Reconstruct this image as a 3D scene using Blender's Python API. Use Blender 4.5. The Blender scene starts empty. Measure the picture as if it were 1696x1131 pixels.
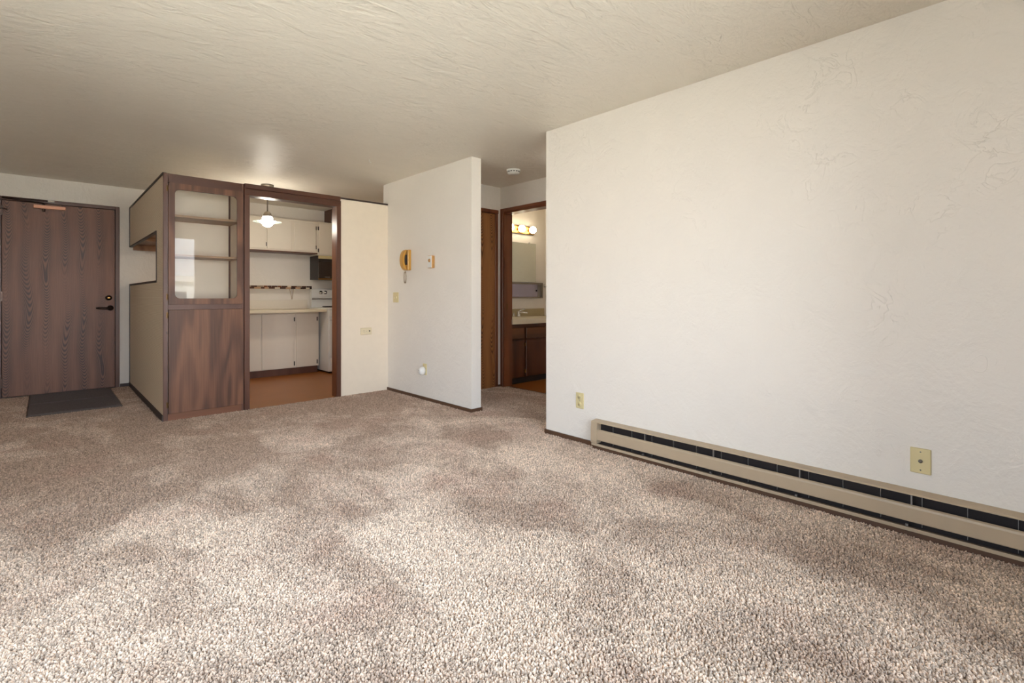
import bpy, bmesh, math, random
import numpy as np
from mathutils import Vector, Matrix

random.seed(7)
rng = np.random.default_rng(7)
sc = bpy.context.scene
COL = sc.collection

# ---------------------------------------------------------------- camera
YAW = 0.7534
F_PX, HZ = 824.2, 490.6
cam_d = bpy.data.cameras.new('camera')
cam = bpy.data.objects.new('camera', cam_d)
COL.objects.link(cam)
cam.location = (0, 0, 1.09)
cam.rotation_euler = (math.pi / 2, 0, -YAW)
cam_d.sensor_fit = 'HORIZONTAL'
cam_d.sensor_width = 36.0
cam_d.lens = F_PX / 1696 * 36.0
cam_d.shift_y = -(565.5 - HZ) / 1696
cam_d.clip_start = 0.02
cam_d.clip_end = 500
sc.camera = cam

# ---------------------------------------------------------------- world, exposure
SKY = 6.2
EXPOSURE = 0.60
world = bpy.data.worlds.new('world')
sc.world = world
world.use_nodes = True
wn = world.node_tree.nodes
wl = world.node_tree.links
wn.clear()
w_out = wn.new('ShaderNodeOutputWorld')
w_bg = wn.new('ShaderNodeBackground')
w_tc = wn.new('ShaderNodeTexCoord')
w_sx = wn.new('ShaderNodeSeparateXYZ')
w_rp = wn.new('ShaderNodeValToRGB')
w_rp.color_ramp.elements[0].position = 0.0
w_rp.color_ramp.elements[0].color = (0.97, 0.96, 0.98, 1)
w_rp.color_ramp.elements[1].position = 0.30
w_rp.color_ramp.elements[1].color = (0.64, 0.81, 1.0, 1)
wl.new(w_tc.outputs['Generated'], w_sx.inputs[0])
wl.new(w_sx.outputs['Z'], w_rp.inputs[0])
wl.new(w_rp.outputs[0], w_bg.inputs['Color'])
w_bg.inputs['Strength'].default_value = SKY
wl.new(w_bg.outputs[0], w_out.inputs[0])

vs = sc.view_settings
sc.display_settings.display_device = 'sRGB'
vs.view_transform = 'Standard'
vs.look = 'None'
vs.exposure = EXPOSURE
vs.gamma = 1.0
vs.use_curve_mapping = False
sc.cycles.use_denoising = True
sc.cycles.max_bounces = 8
sc.cycles.diffuse_bounces = 6
sc.cycles.adaptive_threshold = 0.03
sc.cycles.glossy_bounces = 4
sc.cycles.transparent_max_bounces = 12
sc.cycles.sample_clamp_indirect = 6.0
sc.cycles.caustics_reflective = False
sc.cycles.caustics_refractive = False


sun_d = bpy.data.lights.new('sun', 'SUN')
sun_d.energy = 26.0
sun_d.angle = 0.01
sun_d.color = (1.0, 0.98, 0.94)
sun = bpy.data.objects.new('sun', sun_d)
sun.rotation_euler = Vector((-0.5, -0.75, -0.75)).to_track_quat('-Z', 'Y').to_euler()   # stands behind the building: no sun enters its windows
COL.objects.link(sun)


def area(name, loc, size, power, color, rot=(0, 0, 0), size_y=None, portal=False):
    d = bpy.data.lights.new(name, 'AREA')
    d.shape = 'RECTANGLE'
    d.size = size
    d.size_y = size_y or size
    d.energy = power
    d.color = color
    if portal:
        d.cycles.is_portal = True
    o = bpy.data.objects.new(name, d)
    o.location = loc
    o.rotation_euler = rot
    COL.objects.link(o)
    return o


def point(name, loc, power, color, r=0.05):
    d = bpy.data.lights.new(name, 'POINT')
    d.energy = power
    d.color = color
    d.shadow_soft_size = r
    o = bpy.data.objects.new(name, d)
    o.location = loc
    COL.objects.link(o)
    return o


WX0, WX1, WZ0, WZ1 = -1.45, 2.07, 0.06, 2.19       # sliding door opening in the window wall
YW = -0.36
area('window_portal', ((WX0 + WX1) / 2, YW - 0.10, (WZ0 + WZ1) / 2), WX1 - WX0, 1.0, (1, 1, 1),
     (math.pi / 2, 0, 0), WZ1 - WZ0, True)

LY0, LY1, LZ0, LZ1 = -0.05, 2.5, 0.5, 2.26       # window added to even out the room light, left wall outside the frame
area('added_window_portal', (-2.02, (LY0 + LY1) / 2, (LZ0 + LZ1) / 2), LZ1 - LZ0, 1.0, (1, 1, 1),
     (0, -math.pi / 2, 0), LY1 - LY0, True)

# ---------------------------------------------------------------- room numbers
H = 2.395          # ceiling
XR = 2.90          # right wall and phone wall face
YR = 2.695         # end of the right wall
YS = 3.645         # near end of the phone wall
YP = 5.20          # kitchen partition front
YE = 7.544         # entry wall and kitchen back wall
XP = 0.745         # divider panel face
ZP = 2.155         # top of the partition
XH = 4.003         # bathroom wall, hall side
YH = 4.4725        # hall end wall
XL = -1.9          # left wall
TW = 0.115

# ---------------------------------------------------------------- materials


def new_mat(name):
    m = bpy.data.materials.new(name)
    m.use_nodes = True
    nt = m.node_tree
    b = nt.nodes['Principled BSDF']
    return m, nt, b


def srgb(r, g, b):
    f = lambda c: (c / 255 / 12.92) if c / 255 <= 0.04045 else ((c / 255 + 0.055) / 1.055) ** 2.4
    return (f(r), f(g), f(b), 1)


def plain(name, col, rough=0.5, metal=0.0, bump=0.0, bscale=300, var=0.04, coat=0.0):
    m, nt, b = new_mat(name)
    n = nt.nodes
    l = nt.links
    tc = n.new('ShaderNodeTexCoord')
    no = n.new('ShaderNodeTexNoise')
    no.inputs['Scale'].default_value = 14
    no.inputs['Detail'].default_value = 4
    l.new(tc.outputs['Object'], no.inputs['Vector'])
    mx = n.new('ShaderNodeMix')
    mx.data_type = 'RGBA'
    mx.inputs['A'].default_value = tuple(c * (1 - var) for c in col[:3]) + (1,)
    mx.inputs['B'].default_value = tuple(min(1, c * (1 + var)) for c in col[:3]) + (1,)
    l.new(no.outputs['Fac'], mx.inputs['Factor'])
    l.new(mx.outputs['Result'], b.inputs['Base Color'])
    b.inputs['Roughness'].default_value = rough
    b.inputs['Metallic'].default_value = metal
    b.inputs['Coat Weight'].default_value = coat
    if bump:
        n2 = n.new('ShaderNodeTexNoise')
        n2.inputs['Scale'].default_value = bscale
        l.new(tc.outputs['Object'], n2.inputs['Vector'])
        bp = n.new('ShaderNodeBump')
        bp.inputs['Strength'].default_value = bump
        bp.inputs['Distance'].default_value = 0.002
        l.new(n2.outputs['Fac'], bp.inputs['Height'])
        l.new(bp.outputs['Normal'], b.inputs['Normal'])
    return m


def plaster(name, col, rough, strength=0.35, dist=0.004, scale=5.0, stretch=(1, 1, 1), spec=0.4):
    """painted skip-trowel plaster: low soft relief with thin trowel ridges"""
    m, nt, b = new_mat(name)
    n = nt.nodes
    l = nt.links
    tc = n.new('ShaderNodeTexCoord')
    mp = n.new('ShaderNodeMapping')
    mp.inputs['Scale'].default_value = stretch
    l.new(tc.outputs['Object'], mp.inputs['Vector'])
    a = n.new('ShaderNodeTexNoise')
    a.inputs['Scale'].default_value = scale
    a.inputs['Detail'].default_value = 6
    a.inputs['Roughness'].default_value = 0.55
    a.inputs['Distortion'].default_value = 1.6
    l.new(mp.outputs[0], a.inputs['Vector'])
    # ridges where the noise crosses its middle
    s1 = n.new('ShaderNodeMath'); s1.operation = 'SUBTRACT'; s1.inputs[1].default_value = 0.52
    l.new(a.outputs['Fac'], s1.inputs[0])
    s2 = n.new('ShaderNodeMath'); s2.operation = 'ABSOLUTE'
    l.new(s1.outputs[0], s2.inputs[0])
    r = n.new('ShaderNodeMapRange')
    r.inputs['From Min'].default_value = 0.0
    r.inputs['From Max'].default_value = 0.012
    r.inputs['To Min'].default_value = 1.0
    r.inputs['To Max'].default_value = 0.0
    l.new(s2.outputs[0], r.inputs['Value'])
    c = n.new('ShaderNodeTexNoise')
    c.inputs['Scale'].default_value = scale * 0.7
    c.inputs['Detail'].default_value = 2
    l.new(mp.outputs[0], c.inputs['Vector'])
    rr = n.new('ShaderNodeMapRange')
    rr.inputs['From Min'].default_value = 0.50
    rr.inputs['From Max'].default_value = 0.68
    l.new(c.outputs['Fac'], rr.inputs['Value'])
    m0 = n.new('ShaderNodeMath'); m0.operation = 'MULTIPLY'
    l.new(r.outputs[0], m0.inputs[0]); l.new(rr.outputs[0], m0.inputs[1])
    m1 = n.new('ShaderNodeMath'); m1.operation = 'MULTIPLY'; m1.inputs[1].default_value = 0.16
    l.new(m0.outputs[0], m1.inputs[0])
    f = n.new('ShaderNodeTexNoise')
    f.inputs['Scale'].default_value = scale * 9
    f.inputs['Detail'].default_value = 3
    l.new(mp.outputs[0], f.inputs['Vector'])
    m2 = n.new('ShaderNodeMath'); m2.operation = 'MULTIPLY_ADD'
    m2.inputs[1].default_value = 0.25
    l.new(f.outputs['Fac'], m2.inputs[0]); l.new(m1.outputs[0], m2.inputs[2])
    m3 = n.new('ShaderNodeMath'); m3.operation = 'MULTIPLY_ADD'
    m3.inputs[1].default_value = 0.8
    l.new(a.outputs['Fac'], m3.inputs[0]); l.new(m2.outputs[0], m3.inputs[2])
    bp = n.new('ShaderNodeBump')
    bp.inputs['Strength'].default_value = strength
    bp.inputs['Distance'].default_value = dist
    l.new(m3.outputs[0], bp.inputs['Height'])
    l.new(bp.outputs['Normal'], b.inputs['Normal'])
    mx = n.new('ShaderNodeMix')
    mx.data_type = 'RGBA'
    mx.inputs['A'].default_value = tuple(x * 0.97 for x in col[:3]) + (1,)
    mx.inputs['B'].default_value = tuple(min(1, x * 1.03) for x in col[:3]) + (1,)
    l.new(c.outputs['Fac'], mx.inputs['Factor'])
    l.new(mx.outputs['Result'], b.inputs['Base Color'])
    b.inputs['Roughness'].default_value = rough
    b.inputs['Specular IOR Level'].default_value = spec
    return m


def wood(name, dark, mid, light, axis='Z', freq=3.2, lines=9.0, rough=0.42, amt=0.6, stretch=0.16, fine=0.35, coat=0.0, columns=False):
    """flat-sawn veneer: contour lines of a stretched noise plus fine pores"""
    m, nt, b = new_mat(name)
    n = nt.nodes
    l = nt.links
    tc = n.new('ShaderNodeTexCoord')
    mp = n.new('ShaderNodeMapping')
    s = [freq, freq, freq]
    s['XYZ'.index(axis)] = freq * stretch
    mp.inputs['Scale'].default_value = s
    l.new(tc.outputs['Object'], mp.inputs['Vector'])
    a = n.new('ShaderNodeTexNoise')
    a.inputs['Scale'].default_value = 1.0
    a.inputs['Detail'].default_value = 1.2
    a.inputs['Roughness'].default_value = 0.35
    l.new(mp.outputs[0], a.inputs['Vector'])
    k = n.new('ShaderNodeMath'); k.operation = 'MULTIPLY'; k.inputs[1].default_value = lines * 6.28
    l.new(a.outputs['Fac'], k.inputs[0])
    if columns:
        def mth(op, p, q=None, r_=None):
            nd = n.new('ShaderNodeMath'); nd.operation = op
            for i_, w_ in enumerate((p, q, r_)):
                if w_ is None: continue
                if isinstance(w_, (int, float)): nd.inputs[i_].default_value = w_
                else: l.new(w_, nd.inputs[i_])
            return nd.outputs[0]
        def nz(sc_, det=0.0):
            mq = n.new('ShaderNodeMapping'); mq.inputs['Scale'].default_value = sc_
            l.new(tc.outputs['Object'], mq.inputs['Vector'])
            nq = n.new('ShaderNodeTexNoise'); nq.inputs['Scale'].default_value = 1.0; nq.inputs['Detail'].default_value = det
            l.new(mq.outputs[0], nq.inputs['Vector'])
            return nq.outputs['Fac']
        sp_ = n.new('ShaderNodeSeparateXYZ'); l.new(tc.outputs['Object'], sp_.inputs[0])
        wob = nz((1.0, 1.0, 1.6))
        xx_ = mth('ADD', mth('MULTIPLY', sp_.outputs['X'], 1 / 0.155), mth('MULTIPLY', wob, 0.6))
        u_ = mth('SUBTRACT', mth('FRACT', xx_), 0.5)
        u2 = mth('MULTIPLY', u_, u_)
        cell = mth('FLOOR', xx_)
        fld = mth('ADD', mth('MULTIPLY', sp_.outputs['Z'], 150.0), mth('MULTIPLY', u2, -230.0))
        fld = mth('ADD', fld, mth('MULTIPLY', nz((4.0, 4.0, 1.8), 0.3), 110.0))
        fld = mth('ADD', fld, mth('MULTIPLY', cell, 2.7))
        k = n.new('ShaderNodeMath'); k.operation = 'MULTIPLY'; k.inputs[1].default_value = 1.0
        l.new(fld, k.inputs[0])
    si = n.new('ShaderNodeMath'); si.operation = 'SINE'
    l.new(k.outputs[0], si.inputs[0])
    r = n.new('ShaderNodeMapRange')
    r.inputs['From Min'].default_value = -1
    r.inputs['From Max'].default_value = 1
    l.new(si.outputs[0], r.inputs['Value'])
    pw = n.new('ShaderNodeMath'); pw.operation = 'POWER'; pw.inputs[1].default_value = 1.8
    l.new(r.outputs[0], pw.inputs[0])
    mp2 = n.new('ShaderNodeMapping')
    s2 = [190.0] * 3
    s2['XYZ'.index(axis)] = 4.0
    mp2.inputs['Scale'].default_value = s2
    l.new(tc.outputs['Object'], mp2.inputs['Vector'])
    fn = n.new('ShaderNodeTexNoise')
    fn.inputs['Scale'].default_value = 1.0
    fn.inputs['Detail'].default_value = 3
    l.new(mp2.outputs[0], fn.inputs['Vector'])
    mp3 = n.new('ShaderNodeMapping')
    s3 = [9.0] * 3
    s3['XYZ'.index(axis)] = 0.5
    mp3.inputs['Scale'].default_value = s3
    l.new(tc.outputs['Object'], mp3.inputs['Vector'])
    bn = n.new('ShaderNodeTexNoise')
    bn.inputs['Scale'].default_value = 1.0
    bn.inputs['Detail'].default_value = 2
    l.new(mp3.outputs[0], bn.inputs['Vector'])
    # tone = amt*lines + fine*pores + broad
    t1 = n.new('ShaderNodeMath'); t1.operation = 'MULTIPLY'; t1.inputs[1].default_value = amt
    l.new(pw.outputs[0], t1.inputs[0])
    if columns:
        # the arches fade out towards the edges of each veneer leaf and along its length
        ms_ = mth('MULTIPLY', u2, -11.0)
        ms_ = mth('EXPONENT', ms_)
        lg = n.new('ShaderNodeMapRange'); lg.inputs['From Min'].default_value = 0.38; lg.inputs['From Max'].default_value = 0.56; lg.inputs['To Min'].default_value = 0.15
        l.new(nz((5.0, 5.0, 1.3)), lg.inputs['Value'])
        tm_ = n.new('ShaderNodeMath'); tm_.operation = 'MULTIPLY'
        l.new(t1.outputs[0], tm_.inputs[0]); l.new(mth('MULTIPLY', ms_, lg.outputs[0]), tm_.inputs[1])
        t1 = tm_
    t2 = n.new('ShaderNodeMath'); t2.operation = 'MULTIPLY_ADD'; t2.inputs[1].default_value = fine
    l.new(fn.outputs['Fac'], t2.inputs[0]); l.new(t1.outputs[0], t2.inputs[2])
    t3 = n.new('ShaderNodeMath'); t3.operation = 'MULTIPLY_ADD'; t3.inputs[1].default_value = 0.5
    l.new(bn.outputs['Fac'], t3.inputs[0]); l.new(t2.outputs[0], t3.inputs[2])
    t4 = n.new('ShaderNodeMath'); t4.operation = 'SUBTRACT'; t4.inputs[1].default_value = 0.18
    l.new(t3.outputs[0], t4.inputs[0])
    cr = n.new('ShaderNodeValToRGB')
    e = cr.color_ramp.elements
    e[0].position = 0.0; e[0].color = light
    e[1].position = 1.0; e[1].color = dark
    e2 = cr.color_ramp.elements.new(0.45); e2.color = mid
    l.new(t4.outputs[0], cr.inputs[0])
    l.new(cr.outputs[0], b.inputs['Base Color'])
    bp = n.new('ShaderNodeBump')
    bp.inputs['Strength'].default_value = 0.12
    bp.inputs['Distance'].default_value = 0.001
    l.new(t2.outputs[0], bp.inputs['Height'])
    l.new(bp.outputs['Normal'], b.inputs['Normal'])
    b.inputs['Roughness'].default_value = rough
    b.inputs['Coat Weight'].default_value = coat
    b.inputs['Coat Roughness'].default_value = 0.2
    return m


def emit(name, col, strength):
    m, nt, b = new_mat(name)
    b.inputs['Base Color'].default_value = col
    b.inputs['Emission Color'].default_value = col
    b.inputs['Emission Strength'].default_value = strength
    return m


def glass_thin(name, tint=(1, 1, 1, 1), rough=0.0, ior=1.5):
    m, nt, b = new_mat(name)
    n = nt.nodes
    l = nt.links
    n.remove(b)
    out = n['Material Output']
    tr = n.new('ShaderNodeBsdfTransparent'); tr.inputs[0].default_value = tint
    gl = n.new('ShaderNodeBsdfGlossy'); gl.inputs['Roughness'].default_value = rough
    fr = n.new('ShaderNodeFresnel'); fr.inputs[0].default_value = ior
    mx = n.new('ShaderNodeMixShader')
    l.new(fr.outputs[0], mx.inputs[0]); l.new(tr.outputs[0], mx.inputs[1]); l.new(gl.outputs[0], mx.inputs[2])
    l.new(mx.outputs[0], out.inputs[0])
    return m


M = {}
M['wall'] = plaster('cream_plaster', srgb(231, 224, 215), 0.5, 0.7, 0.010, 6.0)
M['ceiling'] = plaster('ceiling_plaster', srgb(235, 228, 216), 0.43, 0.9, 0.012, 5.0, (0.8, 2.2, 1), 0.32)
M['panel_cream'] = plain('smooth_cream_board', srgb(236, 222, 202), 0.45, bump=0.15, bscale=120)


def fabric_panel():
    m, nt, b = new_mat('ribbed_cream_wallcovering')
    n = nt.nodes
    l = nt.links
    tc = n.new('ShaderNodeTexCoord')
    wv = n.new('ShaderNodeTexWave')
    wv.bands_direction = 'Z'
    wv.inputs['Scale'].default_value = 22
    wv.inputs['Distortion'].default_value = 1.5
    wv.inputs['Detail'].default_value = 2
    l.new(tc.outputs['Object'], wv.inputs['Vector'])
    cr = n.new('ShaderNodeMix'); cr.data_type = 'RGBA'
    cr.inputs['A'].default_value = srgb(222, 204, 180)
    cr.inputs['B'].default_value = srgb(234, 218, 196)
    l.new(wv.outputs['Fac'], cr.inputs['Factor'])
    l.new(cr.outputs['Result'], b.inputs['Base Color'])
    bp = n.new('ShaderNodeBump'); bp.inputs['Strength'].default_value = 0.3; bp.inputs['Distance'].default_value = 0.002
    l.new(wv.outputs['Fac'], bp.inputs['Height']); l.new(bp.outputs['Normal'], b.inputs['Normal'])
    b.inputs['Roughness'].default_value = 0.7
    return m


M['fabric'] = fabric_panel()
M['door_oak'] = wood('stained_oak_veneer', srgb(67, 37, 25), srgb(115, 72, 51), srgb(146, 100, 73), 'Z', 8.0, 13.0, 0.46, 1.0, 0.09, 0.5, columns=True)
M['walnut'] = wood('walnut_laminate', srgb(62, 34, 22), srgb(112, 72, 50), srgb(146, 100, 70), 'Z', 8.0, 4.0, 0.46, 0.4, 0.13, 0.5)
M['walnut_x'] = wood('walnut_laminate_lying', srgb(80, 45, 29), srgb(129, 82, 56), srgb(162, 110, 77), 'X', 5, 3, 0.42, 0.3, 0.12, 0.3)
M['stile'] = wood('dark_walnut_frame', srgb(74, 47, 37), srgb(100, 66, 53), srgb(119, 82, 65), 'Z', 5, 2.5, 0.4, 0.25, 0.1, 0.35)
M['casing'] = wood('dark_brown_casing', srgb(59, 35, 27), srgb(88, 55, 41), srgb(107, 68, 51), 'Z', 6, 2.5, 0.36, 0.3, 0.1, 0.35)
M['casing_x'] = wood('dark_brown_casing_lying', srgb(57, 33, 24), srgb(86, 51, 37), srgb(103, 65, 48), 'X', 6, 2.5, 0.36, 0.3, 0.1, 0.35)
M['dark_trim'] = plain('dark_brown_edge_trim', srgb(58, 42, 36), 0.5)
M['base'] = plain('brown_baseboard', srgb(92, 64, 46), 0.45, var=0.1)
M['hall_oak'] = wood('amber_oak_door', srgb(88, 54, 26), srgb(148, 96, 54), srgb(176, 120, 72), 'Z', 5.0, 16.0, 0.4, 0.8, 0.12, 0.5, columns=True)
M['hall_casing'] = wood('reddish_oak_casing', srgb(70, 36, 20), srgb(116, 66, 40), srgb(140, 84, 52), 'Z', 6, 3, 0.35, 0.35, 0.1, 0.35)
M['hall_casing_x'] = wood('reddish_oak_casing_lying', srgb(70, 36, 20), srgb(112, 62, 38), srgb(136, 80, 48), 'Y', 6, 3, 0.35, 0.35, 0.1, 0.35)
M['vanity'] = wood('dark_stained_vanity', srgb(40, 18, 9), srgb(72, 36, 18), srgb(96, 52, 28), 'Z', 4, 4, 0.38, 0.4, 0.12, 0.35)
M['vanity_x'] = wood('dark_stained_vanity_lying', srgb(50, 26, 12), srgb(92, 54, 28), srgb(116, 70, 38), 'X', 4, 4, 0.38, 0.4, 0.12, 0.35)
M['raw_wood'] = wood('plain_brown_board', srgb(92, 58, 34), srgb(136, 94, 62), srgb(166, 120, 84), 'Y', 5, 4, 0.5, 0.4, 0.1, 0.3)
M['shelf_wood'] = wood('light_brown_shelf', srgb(128, 96, 70), srgb(164, 130, 98), srgb(188, 154, 120), 'X', 5, 4, 0.5, 0.4, 0.1, 0.3)
M['cab_white'] = plain('cream_cabinet_paint', srgb(228, 219, 205), 0.32, var=0.02)
M['white'] = plain('white_enamel', srgb(228, 228, 226), 0.25, var=0.01)
M['white_plastic'] = plain('white_plastic', srgb(228, 226, 220), 0.4, var=0.01)
M['almond'] = plain('almond_plastic', srgb(214, 198, 150), 0.4, var=0.02)
M['almond_pale'] = plain('pale_ivory_plastic', srgb(222, 208, 176), 0.4, var=0.02)
M['counter'] = plain('cream_laminate', srgb(222, 210, 186), 0.35, var=0.03)
M['black'] = plain('black_plastic', srgb(40, 32, 29), 0.5)
M['dark_glass'] = plain('smoked_glass', srgb(46, 34, 28), 0.06, coat=0.6)
M['brass'] = plain('worn_brass', srgb(176, 134, 72), 0.3, 1.0)
M['antique'] = plain('antique_brass', srgb(104, 78, 50), 0.35, 0.9)
M['copper'] = plain('copper_painted_metal', srgb(186, 132, 104), 0.35, 0.35)
M['bronze'] = plain('dark_bronze', srgb(70, 56, 50), 0.3, 0.9)
M['chrome'] = plain('chrome', srgb(220, 220, 222), 0.12, 1.0)
M['nickel'] = plain('brushed_nickel', srgb(150, 140, 128), 0.32, 1.0)
M['heater'] = plain('beige_painted_steel', srgb(182, 162, 136), 0.4, var=0.05)
M['heater_dark'] = plain('dark_heater_inside', srgb(36, 27, 25), 0.8)
M['steel'] = plain('thin_steel', srgb(150, 145, 140), 0.4, 0.8)
M['phone'] = plain('mustard_phone_plastic', srgb(196, 146, 62), 0.3, var=0.02)
M['phone_cord'] = plain('grey_tan_cord', srgb(160, 142, 118), 0.5)
M['thermo_wood'] = plain('tan_thermostat_case', srgb(190, 142, 84), 0.35)
M['mat'] = plain('dark_brown_rubber', srgb(74, 58, 48), 0.45, bump=0.3, bscale=60, var=0.12)
M['mirror'] = plain('mirror_silver', srgb(214, 216, 206), 0.03, 1.0, var=0.0)
M['lavender'] = plain('lavender_grey_mirror_glass', srgb(168, 160, 178), 0.12, 0.5, var=0.02)
M['bath_tile'] = plain('tan_backsplash', srgb(176, 160, 124), 0.3, var=0.03)
M['glass'] = glass_thin('clear_glass', ior=1.38)
def frosted(name, col, fac):
    m, nt, b = new_mat(name)
    n = nt.nodes; l = nt.links
    tr = n.new('ShaderNodeBsdfTransparent'); tl = n.new('ShaderNodeBsdfTranslucent'); tl.inputs[0].default_value = col
    b.inputs['Base Color'].default_value = col; b.inputs['Roughness'].default_value = 0.2
    a1 = n.new('ShaderNodeMixShader'); a1.inputs[0].default_value = 0.5
    l.new(b.outputs[0], a1.inputs[1]); l.new(tl.outputs[0], a1.inputs[2])
    a2 = n.new('ShaderNodeMixShader'); a2.inputs[0].default_value = fac
    l.new(tr.outputs[0], a2.inputs[1]); l.new(a1.outputs[0], a2.inputs[2])
    l.new(a2.outputs[0], n['Material Output'].inputs[0])
    return m


M['shade_glass'] = frosted('pale_green_glass', srgb(205, 225, 215), 0.17)
M['grass'] = plain('pale_concrete_ground', srgb(190, 184, 170), 0.9, var=0.1)
M['leaf'] = plain('pale_leaves', srgb(178, 186, 170), 0.8, var=0.3)
M['bark'] = plain('grey_bark', srgb(110, 100, 90), 0.9, var=0.2)
M['bldg'] = plain('pale_stucco', srgb(232, 228, 220), 0.8)
M['bldg_dark'] = plain('grey_window_glass', srgb(70, 80, 90), 0.2)
M['blind'] = plain('white_blind_vinyl', srgb(236, 232, 226), 0.5, var=0.01)
M['drip'] = plain('black_coil', srgb(24, 22, 22), 0.6)


def vinyl(name, c1, c2, rough):
    m, nt, b = new_mat(name)
    n = nt.nodes
    l = nt.links
    tc = n.new('ShaderNodeTexCoord')
    no = n.new('ShaderNodeTexNoise'); no.inputs['Scale'].default_value = 3; no.inputs['Detail'].default_value = 5
    l.new(tc.outputs['Object'], no.inputs['Vector'])
    vo = n.new('ShaderNodeTexVoronoi'); vo.inputs['Scale'].default_value = 45
    l.new(tc.outputs['Object'], vo.inputs['Vector'])
    ad = n.new('ShaderNodeMath'); ad.operation = 'MULTIPLY_ADD'; ad.inputs[1].default_value = 0.25
    l.new(vo.outputs['Distance'], ad.inputs[0]); l.new(no.outputs['Fac'], ad.inputs[2])
    cr = n.new('ShaderNodeMix'); cr.data_type = 'RGBA'
    cr.inputs['A'].default_value = c1; cr.inputs['B'].default_value = c2
    l.new(ad.outputs[0], cr.inputs['Factor'])
    l.new(cr.outputs['Result'], b.inputs['Base Color'])
    bp = n.new('ShaderNodeBump'); bp.inputs['Strength'].default_value = 0.1; bp.inputs['Distance'].default_value = 0.002
    l.new(vo.outputs['Distance'], bp.inputs['Height']); l.new(bp.outputs['Normal'], b.inputs['Normal'])
    b.inputs['Roughness'].default_value = rough
    return m


M['vinyl'] = vinyl('orange_brown_vinyl', srgb(138, 80, 22), srgb(160, 98, 38), 0.36)


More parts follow.
